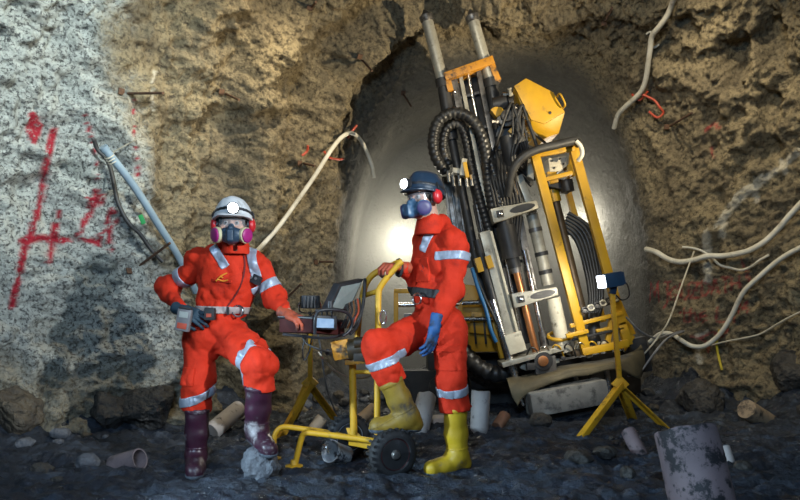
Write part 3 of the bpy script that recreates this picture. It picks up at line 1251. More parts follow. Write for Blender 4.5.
def boot(name, parent, top, ankle, toe, sole_n, material, r_top=.078, r_ank=.062, sole_mat=None, gz=None):
    top, ankle, toe = Vector(top), Vector(ankle), Vector(toe)
    n = Vector(sole_n).normalized()
    fd = toe - ankle
    fd = (fd - n * fd.dot(n)).normalized()
    heel = ankle - fd * .045 - n * .045
    ball = ankle + fd * .10 - n * .055
    tip = ankle + fd * .185 - n * .062
    pts = [top, ankle, heel, ball, tip]
    a = np.array([tuple(p) for p in pts])
    q = SDF(a.min(0) - .13, a.max(0) + .13, .0065, .03)
    mid = top.lerp(ankle, .55)
    q.chain([top, mid, ankle], [r_top, r_top * .93, r_ank], k=.02)
    q.cone(ankle, heel, r_ank, .045, k=.03)
    q.cone(ankle, ball, r_ank, .052, k=.03)
    q.cone(heel, tip, .044, .046, k=.03)
    q.cone(ball, tip, .055, .050, k=.02)
    q.noise(.008, .09, 2, 5)
    up = (top - mid).normalized()
    q.plane_cut(top, up)
    sole_p = ankle - n * .102
    body = q.copy()
    body.plane_cut(sole_p + n * .018, -n)
    o = obj(name, body.mesh(), material, parent, smooth=50)
    s = q.copy(.005)
    s.plane_cut(sole_p, -n).plane_cut(sole_p + n * .024, n)
    obj('sole', s.mesh(), sole_mat or SOLE, o, smooth=40)
    rim = q.copy(.006)
    rim.slab(top - up * .018, up, .026)
    obj('boot_rim', rim.mesh(), material, o, smooth=40)
    ft = q.copy(.004)
    ft.slab(ankle.lerp(top, .18), up, .014)
    obj('ankle_ridge', ft.mesh(), material, o, smooth=40)
    return o


# ------------------------------------------------------------------ miner with the white helmet
def miner_a():
    root = thing('person', 'miner in orange-red coverall, white helmet and plum boots, one hand on hip',
                 'person', tuple(P(200, 470, 4.17)))
    root.location.z = 0.0
    hc = P(233, 224, 4.08)
    HR = frame((.13, -1, -.03))
    TR = frame((.10, -1, 0), (0.05, 0, 1))
    sh_r, el_r, wr_r = P(203, 261, 4.19), P(166, 290, 4.32), P(182, 309, 4.08)
    sh_l, el_l, wr_l = P(258, 265, 4.16), P(275, 296, 4.14), P(287, 313, 3.96)
    hip_r, kn_r, cu_r, an_r = P(202, 340, 4.19), P(199, 385, 4.12), P(197, 409, 4.15), P(196, 455, 4.17)
    hip_l, kn_l, cu_l, an_l = P(234, 340, 4.17), P(259, 366, 3.86), P(259, 386, 3.90), P(257, 429, 3.95)
    # body
    b = SDF((-1.62, 3.60, .0), (-.55, 4.55, 1.78), .0085, .03)
    head_on(b, hc, HR)
    b.ell(P(231, 276, 4.17), (.14, .09, .17), TR).ell(P(218, 325, 4.18), (.11, .08, .12), TR)
    b.cone(P(237, 250, 4.16), P(231, 275, 4.17), .06, .10)
    b.chain([sh_r, el_r, wr_r], [.05, .04, .03]).chain([sh_l, el_l, wr_l], [.05, .04, .03])
    b.cone(sh_r, sh_l, .05).cone(hip_r, hip_l, .07)
    b.chain([hip_r, kn_r, an_r], [.07, .05, .04]).chain([hip_l, kn_l, an_l], [.07, .05, .04])
    bo = obj('body', b.mesh(), SKIN, root, smooth=180)
    head_gear(root, bo, hc, HR, WHITEHAT, 'dusty white miner helmet', MASKM, MAGENTA, .018)
    # coverall
    s = SDF((-1.66, 3.60, .22), (-.55, 4.58, 1.46), .0085, .05)
    s.ell(P(231, 276, 4.17), (.215, .145, .20), TR)
    s.ell(P(224, 303, 4.17), (.170, .125, .14), TR)
    s.ell(P(217, 332, 4.18), (.190, .145, .13), TR)
    s.cone(sh_r, sh_l, .078, k=.06)
    s.cone(P(235, 250, 4.15), P(233, 264, 4.16), .085, .12, k=.04)
    for sh in (sh_r, sh_l):
        s.cone(P(235, 251, 4.16), sh + Vector((0, 0, .012)), .080, .078, k=.03)
    s.chain([sh_r, el_r, wr_r], [.082, .074, .052], k=.035)
    s.chain([sh_l, el_l, wr_l], [.082, .070, .050], k=.035)
    s.chain([hip_r, kn_r, cu_r], [.122, .100, .096], k=.04)
    s.chain([hip_l, kn_l, cu_l], [.120, .102, .094], k=.04)
    s.noise(.025, .15, 2, 3, True, (1.1, .8, 1.0)).noise(.006, .06, 2, 9, True, (1.2, .5, .8))
    # open ends
    s.plane_cut(cu_r + Vector((0, 0, -.015)), (0, 0, -1)) if False else None
    c2 = s
    X = None
    cutp = [(wr_r, (wr_r - el_r)), (wr_l, (wr_l - el_l)), (cu_r, (cu_r - kn_r)), (cu_l, (cu_l - kn_l))]
    for p, n in cutp:
        n = n.normalized()
        p = p + n * .012
        sl = s._sl(np.array(p) - .14, np.array(p) + .14)
        q = s._pts(sl)
        d = ((q - np.array(p)) @ np.array(n)).astype(np.float32)
        rad = np.sqrt(((q - np.array(p)) ** 2).sum(-1)).astype(np.float32) - (.08 if p.z > .62 else .135)
        s.f[sl] = np.maximum(s.f[sl], np.minimum(d, -rad))
    # neck opening
    hole = hc + Vector((0.01, .03, -.15))
    co = obj('coverall', s.mesh(), SUIT, root, smooth=180, label='creased orange-red coverall with grey reflective bands')
    bv = bvh_of(co)
    S_ = s
    band(S_, 'reflective_band', sh_r.lerp(el_r, .55), el_r - sh_r, .058, .13, REFL, co)
    band(S_, 'reflective_band', sh_l.lerp(el_l, .66), el_l - sh_l, .055, .115, REFL, co)
    band(S_, 'reflective_band', kn_r.lerp(cu_r, .42), cu_r - kn_r + Vector((.06, 0, .05)), .055, .15, REFL, co)
    band(S_, 'reflective_band', hip_l.lerp(kn_l, .80), kn_l - hip_l, .055, .16, REFL, co)
    # shoulder straps of reflective tape
    for a_, b_ in (((213, 247), (225, 266)), ((252, 249), (257, 276))):
        p0, p1 = on(bv, *a_) or P(*a_, 4.05), on(bv, *b_) or P(*b_, 4.05)
        u = (p1 - p0).normalized()
        R = Matrix((u.cross(Vector((0, -1, 0))).normalized(), Vector((0, -1, 0)), u)).transposed()
        patch(S_, 'shoulder_tape', (p0 + p1) / 2, R, (.028, .10, (p1 - p0).length / 2 + .012), REFL, co, .006)
    # pockets, placket, collar
    RF = Matrix(((1, 0, 0), (0, -1, 0), (0, 0, -1))).transposed()
    patch(S_, 'pocket_flap', on(bv, 222, 281) or P(222, 281, 4.05), Matrix.Rotation(.10, 3, 'Y'), (.062, .09, .010), SUIT, co, .009)
    patch(S_, 'thigh_pocket', on(bv, 187, 377) or P(187, 377, 4.05), Matrix.Rotation(.05, 3, 'Y'), (.045, .12, .055), SUIT, co, .009)
    patch(S_, 'thigh_pocket', on(bv, 262, 346) or P(258, 346, 4.0), Matrix.Rotation(.6, 3, 'Y'), (.04, .06, .03), SUIT, co, .009)
    pl = [(243, 252), (245, 264), (243, 278), (238, 291), (230, 303), (224, 310)]
    pts = [on(bv, x, y, .002) for x, y in pl]
    obj('zip_seam', MB().tube([p for p in pts if p], .0055, 6, 5), DKTHREAD, co, smooth=60)
    q = SDF(tuple(np.array(hole) - .16), tuple(np.array(hole) + .16), .006, .02)
    q.cone(hole + Vector((.0, .0, -.06)), hole + Vector((0, -.01, .035)), .088, .082)
    q.cone(hole + Vector((0, 0, -.1)), hole + Vector((0, -.015, .1)), .064, .070, k=.008, sub=True)
    q.plane_cut(hole + Vector((0, 0, .045)), (0, .25, 1)).plane_cut(hole + Vector((0, 0, -.035)), (0, 0, -1))
    q.box(hole + Vector((.015, -.10, .03)), (.012, .06, .05), rnd=.004, k=.008, sub=True)
    obj('collar', q.mesh(), SUIT, co, smooth=60)
    # emblem
    e = MB()
    for a_ in (((216, 281), (221, 276), (227, 273)), ((217, 279), (223, 281), (228, 280)), ((220, 276), (223, 278))):
        pts = [on(bv, x, y, .012) for x, y in a_]
        e.tube([p for p in pts if p], .005, 6, 4)
    obj('emblem', e, EMBLEM, co, smooth=60)
    # belt
    bc = P(220, 310, 4.17)
    belt = band(S_, 'belt', bc, (.03, 0, 1), .044, .22, BELTW, root, .012)
    bvb = bvh_of(belt)
    bp0 = on(bvb, 238, 311, .004) or P(238, 311, 4.03)
    obj('buckle', MB().tube([bp0 + Vector((.034 * math.cos(t), -.004, .034 * math.sin(t))) for t in np.linspace(0, 2 * math.pi, 13)[:-1]], .006, 6, 2, closed=True), CHROME, belt, smooth=60)
    p = on(bvb, 210, 314, .02) or P(210, 314, 4.0)
    po = obj('belt_pouch', MB().box(p, (.062, .05, .075), Matrix.Rotation(.05, 3, 'Y')), BELTB, root, bevel=.008)
    obj('pouch_label', MB().box(p + Vector((0, -.027, -.008)), (.03, .004, .022)), REDIRON, po)
    p = on(bvb, 228, 311, .004) or P(228, 311, 4.02)
    obj('belt_loop', MB().box(p, (.014, .02, .05)), BELTB, belt, bevel=.003)
    # gas detector at the hip
    g0 = P(184, 320, 3.97)
    R = Matrix.Rotation(.16, 3, 'Y')
    gd = obj('gas_detector', MB().box(g0, (.085, .045, .135), R), DEVGREY, root, bevel=.012, label='grey gas detector clipped at the hip')
    obj('display', MB().box(g0 + R @ Vector((0, -.0235, .032)), (.052, .004, .036), R), SCREEN, gd, bevel=.001)
    obj('red_label', MB().box(g0 + R @ Vector((0, -.0235, -.035)), (.056, .004, .034), R), REDIRON, gd, bevel=.001)
    obj('device_cap', MB().box(g0 + R @ Vector((0, 0, .07)), (.07, .05, .012), R), BLACK, gd, bevel=.003)
    # radio on the chest
    r0 = on(bv, 255, 279, .018) or P(255, 279, 4.0)
    R = Matrix.Rotation(.45, 3, 'Y') @ Matrix.Rotation(-.35, 3, 'Z')
    rd = obj('chest_radio', MB().box(r0, (.082, .036, .058), R), PLAST, root, bevel=.009)
    obj('radio_button', MB().cyl(r0 + R @ Vector((-.02, -.016, .0)), r0 + R @ Vector((-.02, -.023, .0)), .011), DEVGREY, rd)
    obj('radio_button', MB().cyl(r0 + R @ Vector((.015, -.016, .006)), r0 + R @ Vector((.015, -.022, .006)), .009), DEVGREY, rd)
    # gloves
    V, f = hand_mesh(wr_r + (wr_r - el_r).normalized() * .03, (.75, -.35, -.25), (-.25, -.8, .5), .5, 1, (.5, .3))
    obj('glove', (V, f), GLOVED, root, smooth=60, label='dark teal work glove')
    V, f = hand_mesh(wr_l + (wr_l - el_l).normalized() * .02, (.78, -.55, -.28), (-.0, -.35, 1), .62, -1, (.5, .3), scale=.92)
    obj('glove', (V, f), GLOVER, root, smooth=60, label='rust red work glove')
    # boots
    boot('boot', root, cu_r + Vector((0, 0, .01)), an_r, an_r + Vector((.05, -.2, 0)), (0, 0, 1), BOOTP)
    boot('boot', root, cu_l + Vector((0, 0, .01)), an_l, an_l + Vector((.11, -.16, -.03)), (.08, -.15, 1), BOOTP)
    return root, an_r, an_l


MA, AN_R, AN_L = miner_a()


# ------------------------------------------------------------------ miner with the navy helmet
def miner_b():
    root = thing('person', 'miner in orange-red coverall, navy helmet and yellow boots, one foot on trolley wheel',
                 'person', tuple(P(455, 470, 4.17)))
    root.location.z = 0.0
    hc = P(424, 198, 4.18)
    HR = frame((-.74, -.67, -.07), (-.05, 0, 1))
    TR = frame((-.74, -.66, 0), (.0, 0, 1))
    sh_l, el_l, wr_l = P(455, 243, 4.12), P(453, 291, 4.08), P(437, 322, 3.98)
    sh_r, el_r, wr_r = P(424, 243, 4.40), P(417, 284, 4.45), P(402, 268, 4.23)
    hip_l, kn_l, cu_l, an_l = P(449, 332, 4.20), P(452, 378, 4.10), P(455, 407, 4.14), P(457, 456, 4.16)
    hip_r, kn_r, cu_r, an_r = P(424, 330, 4.30), P(379, 347, 4.00), P(390, 381, 4.02), P(408, 416, 4.03)
    b = SDF((-.30, 3.72, .0), (.62, 4.75, 1.92), .0085, .03)
    head_on(b, hc, HR)
    b.ell(P(438, 260, 4.26), (.14, .09, .18), TR).ell(P(437, 318, 4.26), (.11, .08, .12), TR)
    b.cone(P(437, 228, 4.25), P(438, 258, 4.26), .06, .10)
    b.chain([sh_r, el_r, wr_r], [.05, .04, .03]).chain([sh_l, el_l, wr_l], [.05, .04, .03])
    b.cone(sh_r, sh_l, .05).cone(hip_r, hip_l, .07)
    b.chain([hip_r, kn_r, an_r], [.07, .05, .04]).chain([hip_l, kn_l, an_l], [.07, .05, .04])
    bo = obj('body', b.mesh(), SKIN, root, smooth=180)
    head_gear(root, bo, hc, HR, NAVYHAT, 'glossy navy miner helmet', MASKM2, VIOLET, .0)
    s = SDF((-.32, 3.72, .24), (.64, 4.78, 1.62), .0085, .05)
    s.ell(P(438, 260, 4.26), (.205, .150, .21), TR)
    s.ell(P(435, 293, 4.26), (.170, .130, .14), TR)
    s.ell(P(437, 321, 4.26), (.180, .150, .13), TR)
    s.cone(sh_r, sh_l, .080, k=.06)
    s.cone(P(438, 226, 4.24), P(438, 242, 4.25), .085, .12, k=.04)
    for sh in (sh_r, sh_l):
        s.cone(P(439, 228, 4.25), sh + Vector((0, 0, .012)), .080, .080, k=.03)
    s.chain([sh_l, el_l, wr_l], [.085, .078, .056], k=.03)
    s.chain([sh_r, el_r, wr_r], [.082, .074, .052], k=.03)
    s.chain([hip_l, kn_l, cu_l], [.124, .104, .098], k=.04)
    s.chain([hip_r, kn_r, cu_r], [.124, .106, .094], k=.04)
    s.noise(.022, .15, 2, 13, True, (1.1, .8, .9)).noise(.005, .06, 2, 19, True, (1.2, .5, .8))
    for p, n in [(wr_r, (wr_r - el_r)), (wr_l, (wr_l - el_l)), (cu_r, (cu_r - kn_r)), (cu_l, (cu_l - kn_l))]:
        n = n.normalized()
        p = p + n * .012
        sl = s._sl(np.array(p) - .14, np.array(p) + .14)
        q = s._pts(sl)
        d = ((q - np.array(p)) @ np.array(n)).astype(np.float32)
        rad = np.sqrt(((q - np.array(p)) ** 2).sum(-1)).astype(np.float32) - (.08 if p.z > .62 else .135)
        s.f[sl] = np.maximum(s.f[sl], np.minimum(d, -rad))
    hole = hc + HR @ Vector((0, -.035, -.155))
    co = obj('coverall', s.mesh(), SUIT, root, smooth=180, label='creased orange-red coverall with blue-grey reflective bands')
    bv = bvh_of(co)
    band(s, 'reflective_band', sh_l.lerp(el_l, .30), el_l - sh_l, .055, .125, REFL, co)
    band(s, 'reflective_band', kn_l.lerp(cu_l, .40), cu_l - kn_l, .052, .15, REFL, co)
    band(s, 'reflective_band', kn_r.lerp(cu_r, .42), (cu_r - kn_r) + Vector((.02, 0, 0)), .052, .15, REFL, co)
    for a_, b_ in (((434, 226), (423, 250)),):
        p0, p1 = on(bv, *a_) or P(*a_, 4.05), on(bv, *b_) or P(*b_, 4.05)
        u = (p1 - p0).normalized()
        fr = Vector((-.7, -.7, 0))
        fr = (fr - u * fr.dot(u)).normalized()
        R = Matrix((u.cross(fr).normalized(), fr, u)).transposed()
        patch(s, 'shoulder_tape', (p0 + p1) / 2, R, (.026, .10, (p1 - p0).length / 2 + .012), REFL, co, .006)
    pc = on(bv, 421, 270) or P(421, 270, 4.1)
    patch(s, 'chest_pocket', pc, TR, (.075, .10, .075), SUIT, co, .009)
    patch(s, 'thigh_pocket', on(bv, 450, 358) or P(450, 358, 4.05), frame((.2, -1, 0)), (.075, .12, .075), SUIT, co, .009)
    patch(s, 'pocket_flap', on(bv, 450, 349) or P(450, 349, 4.05), frame((.2, -1, 0)), (.08, .12, .018), SUIT, co, .016)
    e = MB()
    for a_ in (((418, 271), (419, 265), (422, 264), (424, 269)), ((420, 268), (423, 272)), ((416, 276), (421, 276), (427, 275))):
        pts = [on(bv, x, y, .010) for x, y in a_]
        e.tube([p for p in pts if p], .004, 6, 4)
    obj('emblem', e, DKTHREAD, co, smooth=60)
    pl = [(413, 246), (411, 262), (412, 280), (414, 292)]
    q = SDF(tuple(np.array(hole) - .16), tuple(np.array(hole) + .16), .006, .02)
    q.cone(hole + Vector((.0, .0, -.06)), hole + Vector((0, -.0, .035)), .098, .080)
    q.cone(hole + Vector((0, 0, -.1)), hole + Vector((-.01, -.01, .1)), .064, .070, k=.008, sub=True)
    q.plane_cut(hole + Vector((0, 0, .045)), (.3, .2, 1)).plane_cut(hole + Vector((0, 0, -.08)), (0, 0, -1))
    obj('collar', q.mesh(), SUIT, co, smooth=60)
    bc = P(436, 295, 4.26)
    belt = band(s, 'belt', bc, (.16, 0, 1), .055, .22, BELTB, root, .014)
    bvb = bvh_of(belt)
    bp0 = on(bvb, 417, 299, .006) or P(417, 299, 4.13)
    fr = Vector((-.7, -.7, 0)).normalized()
    sd = Vector((-.7, .7, 0)).normalized()
    obj('buckle', MB().tube([bp0 + sd * (.036 * math.cos(t)) + Vector((0, 0, .034 * math.sin(t))) for t in np.linspace(0, 2 * math.pi, 13)[:-1]], .006, 6, 2, closed=True), CHROME, belt, smooth=60)
    V, f = hand_mesh(wr_l + (wr_l - el_l).normalized() * .03, (-.22, -.10, -1), (.75, -.62, .0), .34, -1, (.45, .3))
    obj('glove', (V, f), GLOVEB, root, smooth=60, label='blue work glove hanging at the side')
    return root, s, (wr_r, el_r), (cu_l, an_l), (cu_r, an_r)


MBR, SB, WRB, LEGL, LEGR = miner_b()
V, f = hand_mesh(WRB[0] + Vector((-.015, -.02, .005)), (-.75, -.55, .05), (.1, -.2, 1), [.85, .85, .85, .8], 1, (.3, .4))
obj('glove', (V, f), GLOVER, MBR, smooth=60, label='rust red work glove gripping the trolley handle')
obj('wrist_strap', MB().tube([WRB[0] + Vector((-.02, -.03, 0)) + Vector((.03 * math.sin(t) * .6, .03 * math.sin(t) * -.8, .0)) + Vector((.0, 0, .05 * math.cos(t))) for t in np.linspace(0, 2 * math.pi, 13)[:-1]], .012, 6, 2, closed=True), BELTB, MBR)
boot('boot', MBR, LEGL[0] + Vector((0, 0, .008)), LEGL[1], LEGL[1] + Vector((-.19, -.10, 0)), (0, 0, 1), BOOTY, r_top=.077, r_ank=.066)
boot('boot', MBR, LEGR[0] + (LEGR[0] - LEGR[1]).normalized() * .005, LEGR[1], LEGR[1] + Vector((-.19, -.03, -.0)), (.04, -.0, 1), BOOTY2, r_top=.078, r_ank=.068)

# ================================================================== control trolley
MAROON = mat('maroon_case', (0.055, 0.010, 0.009), (0.038, 0.008, 0.008), 9, 0.65, 0.8, spec=0.2, dirt=(0.10, 0.08, 0.07), dscale=9, dthr=(0.6, 0.75))
PANEL = mat('pale_blue_panel', (0.22, 0.32, 0.46), (0.30, 0.40, 0.52), 20, 0.3)
SCR = mat('grey_screen', (0.16, 0.18, 0.17), (0.20, 0.22, 0.21), 9, 0.18)
ORANGEY = mat('amber_paint', (0.50, 0.22, 0.015), (0.36, 0.15, 0.012), 9, 0.45, 0.6, dirt=(0.05, 0.035, 0.02), dscale=9)
OILY = mat('oily_canister', (0.06, 0.035, 0.012), (0.02, 0.014, 0.008), 14, 0.4, 0.6)
TYRE = mat('muddy_tyre', (0.014, 0.014, 0.015), (0.028, 0.028, 0.03), 12, 0.6, 0.75, dirt=(0.10, 0.10, 0.11), dscale=10, dthr=(0.60, 0.72))
RIMRED = mat('red_rim', (0.085, 0.010, 0.012), (0.05, 0.01, 0.01), 12, 0.5, 0.6, dirt=(0.02, 0.018, 0.018), dscale=14)
RIMPALE = mat('pale_rim', (0.40, 0.46, 0.54), (0.24, 0.28, 0.34), 8, 0.6, 0.75)


def trolley():
    t = thing('control_trolley', 'yellow tubular trolley with two wheels carrying a maroon drill control console', 'trolley', (P(350, 440, 4.2).x, 4.2, 0.0))
    ax = Vector((.45, -.89, 0)).normalized()
    wn = P(393, 453.5, 3.98)
    wf = wn - ax * .60
    wf.z = wn.z
    wf.x -= .04
    for c, dv, rimm in ((wn, ax, RIMRED), (wf, ax, RIMPALE)):
        w = obj('wheel', MB().lathe(c - dv * .045, dv, [(.080, .0), (.118, .0), (.142, .012), (.153, .03), (.155, .045), (.153, .06), (.142, .078), (.118, .090), (.098, .088), (.095, .080)], 40), TYRE, t, smooth=50, label='black pneumatic tyre')
        tr = MB()
        for k in range(26):
            a = 2 * math.pi * k / 26
            x = dv.orthogonal().normalized()
            y = dv.cross(x)
            rd = x * math.cos(a) + y * math.sin(a)
            tg = dv.cross(rd)
            for s in (-1, 1):
                tr.box(c + rd * .150 + dv * (.024 * s) + tg * (.010 * s), (.016, .014, .042), Matrix((tg, rd, dv)).transposed())
        obj('tread', tr, TYRE, w, bevel=0)
        obj('rim', MB().lathe(c - dv * .03, dv, [(.02, 0), (.096, 0), (.098, .062), (.092, .068), (.084, .058), (.050, .050), (.046, .060)], 30), rimm, w, smooth=40)
        obj('hub', MB().lathe(c, dv, [(.030, 0), (.030, .045), (.022, .056), (.012, .058)], 16), STEEL, w, smooth=40)
    obj('axle', MB().cyl(wn, wf, .016), YEL, t)
    rt = .0185
    obj('frame_tube', MB().tube([P(374, 441, 4.02), P(345, 437, 4.05), P(312, 433, 4.08), P(305, 433.5, 4.085), P(302, 437, 4.09), P(298, 452, 4.09), P(294, 470, 4.09)], rt, 10, 5), YEL, t, smooth=60)
    obj('foot_plate', MB().lathe((P(294, 472, 4.09).x, 4.09, ground(P(294, 472, 4.09).x, 4.09) + .012), (0, 0, 1), [(.055, -.02), (.055, .016), (.026, .022), (.02, .05)], 16), YEL, t, smooth=40)
    fr = P(283, 462, 4.46)
    obj('frame_tube', MB().tube([P(362, 441, 4.42), P(330, 433, 4.44), P(300, 428.5, 4.45), P(284, 427, 4.45), P(277, 431, 4.45), P(274, 440, 4.45), P(273, 461, 4.45)], rt, 10, 5), YEL, t, smooth=60)
    obj('foot_plate', MB().lathe((P(273, 463, 4.45).x, 4.45, ground(P(273, 463, 4.45).x, 4.45) + .012), (0, 0, 1), [(.055, -.02), (.055, .016), (.026, .022), (.02, .05)], 16), YEL, t, smooth=40)
    obj('cross_tube', MB().cyl(P(318, 434, 4.08), P(308, 430, 4.45), rt), YEL, t)
    obj('upright', MB().cyl(P(354, 444, 4.22), P(352, 340, 4.22), .023, n=16), YEL, t)
    obj('gusset', MB().prism([P(346, 428, 4.22), P(352, 428, 4.22), P(372, 446, 4.2), P(352, 446, 4.2)], (0, .012, 0)), YEL, t)
    obj('axle_bracket', MB().beam(P(350, 441, 4.22), P(378, 446, 4.06), .05, .03), YEL, t, bevel=.004)
    h1 = obj('handle', MB().tube([P(377, 436, 4.10), P(377.5, 380, 4.12), P(378, 330, 4.14), P(378.5, 296, 4.15), P(380, 288, 4.15), P(386, 279, 4.14), P(398, 265, 4.13), P(402, 261, 4.13)], .020, 12, 6), YEL, t, smooth=60)
    h2 = obj('handle', MB().tube([P(357, 342, 4.30), P(360, 310, 4.31), P(364, 290, 4.31), P(369, 279, 4.30), P(377, 272, 4.28), P(394, 264.5, 4.20), P(398, 263, 4.18)], .020, 12, 6), YEL, t, smooth=60)
    obj('cross_tube', MB().cyl(P(363, 296, 4.31), P(378, 291, 4.15), .016), YEL, t)
    obj('cross_tube', MB().cyl(P(354, 372, 4.22), P(377, 372, 4.12), .013), YEL, t)
    # console
    cs = obj('console_tray', MB().prism([P(279, 318, 3.92), P(312, 318, 3.86), P(345, 322, 4.12), P(314, 320, 4.26)], (0, 0, -.085)), MAROON, t, bevel=.008)
    obj('tray_lip', MB().tube([P(279, 317.5, 3.92), P(312, 317.5, 3.86), P(345, 321.5, 4.12), P(314, 319.5, 4.26)], .009, 6, 0, closed=True), PLAST, cs)
    obj('tray_skid', MB().tube([P(283, 334, 3.92), P(300, 336, 3.9), P(328, 338, 3.98), P(352, 332, 4.12)], .009, 6, 4), PLAST, cs)
    cb = obj('control_box', MB().prism([P(313, 329, 3.84), P(337, 330, 3.94), P(337, 316, 3.94), P(313, 315, 3.84)], (-.03, .16, 0)), PLAST, t, bevel=.006)
    obj('control_panel', MB().prism([P(315, 327.5, 3.836), P(334, 328, 3.92), P(334, 319, 3.92), P(315, 318, 3.836)], (0, -.006, 0)), PANEL, cs)
    for k, (x, y) in enumerate(((317, 314), (322, 314), (327, 314.5), (332, 315))):
        obj('lever', MB().cyl(P(x, y + 3, 3.92), P(x, y - 3, 3.91), .005).ball(P(x, y - 3.5, 3.91), .011, 8, 6), PLAST, cs)
    obj('knob', MB().lathe(P(330, 306, 3.98), (0, 0, 1), [(.018, -.03), (.018, .03), (.012, .034)], 12), PLAST, cs)
    obj('guard_rail', MB().tube([P(315, 334, 3.84), P(315, 322, 3.82), P(317, 313, 3.82), P(323, 310, 3.83), P(336, 310, 3.88), P(347, 313, 3.95), P(352, 321, 3.98), P(350, 330, 3.98), P(343, 336, 3.95)], .010, 8, 6), PLAST, t, smooth=60)
    # lid with screen
    c0, c1, c2, c3 = P(328, 310, 4.0), P(348, 313, 4.22), P(364, 279, 4.30), P(340, 284, 4.08)
    nn = (c1 - c0).cross(c3 - c0).normalized()
    if nn.y > 0:
        nn = -nn
    ld = obj('console_lid', MB().prism([c0, c1, c2, c3], -nn * .05), PLAST, t, bevel=.008, label='black hinged lid with grey screen')
    mid = (c0 + c1 + c2 + c3) / 4
    obj('screen', MB().prism([mid + (c - mid) * .80 + nn * .002 for c in (c0, c1, c2, c3)], nn * .004), SCR, ld)
    obj('lid_stay', MB().tube([P(365, 279, 4.28), P(363, 305, 4.2), P(357, 326, 4.12), P(350, 334, 4.05)], .011, 8, 5), PLAST, t, smooth=60)
    random.seed(3)
    for k in range(7):
        x = 343 + k * 2.1
        m_ = [RUBBER, RUST, RUBBER, COPPER, RUBBER, REDIRON, RUBBER][k]
        obj('cable', MB().tube([P(x - 2, 328, 4.05), P(x + 2, 320 - k % 3, 4.02), P(x + 5, 311, 4.08), P(x + 4, 304 - k, 4.15)], .0055, 6, 5), m_, t, smooth=60)
    jb = obj('junction_box', MB().prism([P(330, 342, 4.10), P(347, 339, 4.10), P(351, 358, 4.10), P(334, 361, 4.10)], (0, .12, 0)), ORANGEY, t, bevel=.007)
    obj('knob', MB().lathe(P(331, 352, 4.11), (-.7, -.7, 0), [(.014, 0), (.020, .01), (.020, .03), (.014, .034)], 12), PLAST, jb)
    cn = obj('valve_block', MB().cyl(P(348, 350, 4.14), P(372, 347, 4.14), .066, n=18).cyl(P(354, 343, 4.09), P(368, 342, 4.09), .035).box(P(362, 357, 4.12), (.10, .09, .05)), OILY, t, bevel=.006)
    obj('bracket_arm', MB().beam(P(345, 362, 4.15), P(385, 360, 4.15), .035, .05), ORANGEY, t, bevel=.004)
    obj('ring', MB().tube([P(383 + 3 * math.cos(a), 317 + 6.5 * math.sin(a), 4.10) for a in np.linspace(0, 2 * math.pi, 13)[:-1]], .005, 6, 2, closed=True), CHROME, t)
    obj('drop_cable', MB().tube([P(308, 334, 4.0), P(303, 346, 4.0), P(304, 360, 4.02), P(309, 352, 4.03), P(312, 338, 4.03)], .005, 6, 6), RUBBER, t, smooth=60)
    obj('drop_cable', MB().tube([P(302, 335, 4.0), P(306, 343, 3.98), P(318, 349, 3.98), P(330, 352, 4.08)], .006, 6, 6), RUBBER, t, smooth=60)
    return t


trolley()

# ------------------------------------------------------------------ lamp tripods
LAMPBLUE = mat('blue_lamp_housing', (0.012, 0.045, 0.10), (0.010, 0.03, 0.07), 12, 0.4, 0.5)


def tripod(label, top, apex, feet, lampkind):
    g = [ground(f.x, f.y) for f in feet]
    t = thing('lamp_tripod', label, 'tripod', (apex.x, apex.y, min(g)), 'yellow lamp tripods')
    ms = obj('pole', MB().beam(apex + Vector((0, 0, -.02)), top, .036, .036), YEL, t, bevel=.003)
    hub = obj('hub_plate', MB().box(apex, (.10, .05, .10), Matrix.Rotation(.785, 3, 'Y')), YEL, t, bevel=.005)
    for f, gz in zip(feet, g):
        f = Vector((f.x, f.y, gz - .01))
        dr = (f - apex)
        s = Vector((-dr.y, dr.x, 0)).normalized()
        up = s.cross(dr).normalized()
        m = MB().beam(apex, f, .075, .008, up).beam(apex + s * .036, f + s * .036, .05, .008, s)
        obj('leg', m, YEL, t, bevel=.002)
    return t


lt = P(311, 318, 5.35)
T1 = tripod('yellow lamp tripod with black lamp beside the console', lt, P(310, 383, 5.45), [P(278, 437, 5.25), P(345, 424, 5.75), P(292, 421, 5.95)], 0)
lb = P(310, 302, 5.33)
R = Matrix.Rotation(.25, 3, 'Z')
lo = obj('lamp_head', MB().box(lb, (.150, .11, .105), R), PLAST, T1, bevel=.012, label='square black flood lamp seen from behind')
for k in range(5):
    obj('cooling_fin', MB().box(lb + R @ Vector((-.056 + .028 * k, -.062, 0)), (.008, .03, .09), R), PLAST, lo)
obj('lamp_bracket', MB().tube([lb + R @ Vector((-.082, 0, .0)), lb + R @ Vector((-.082, 0, -.075)), lb + R @ Vector((.0, 0, -.09)), lb + R @ Vector((.082, 0, -.075)), lb + R @ Vector((.082, 0, 0))], .007, 6, 4), CHROME, lo)
obj('stem', MB().cyl(lt, lb + Vector((0, 0, -.08)), .014), CHROME, T1)

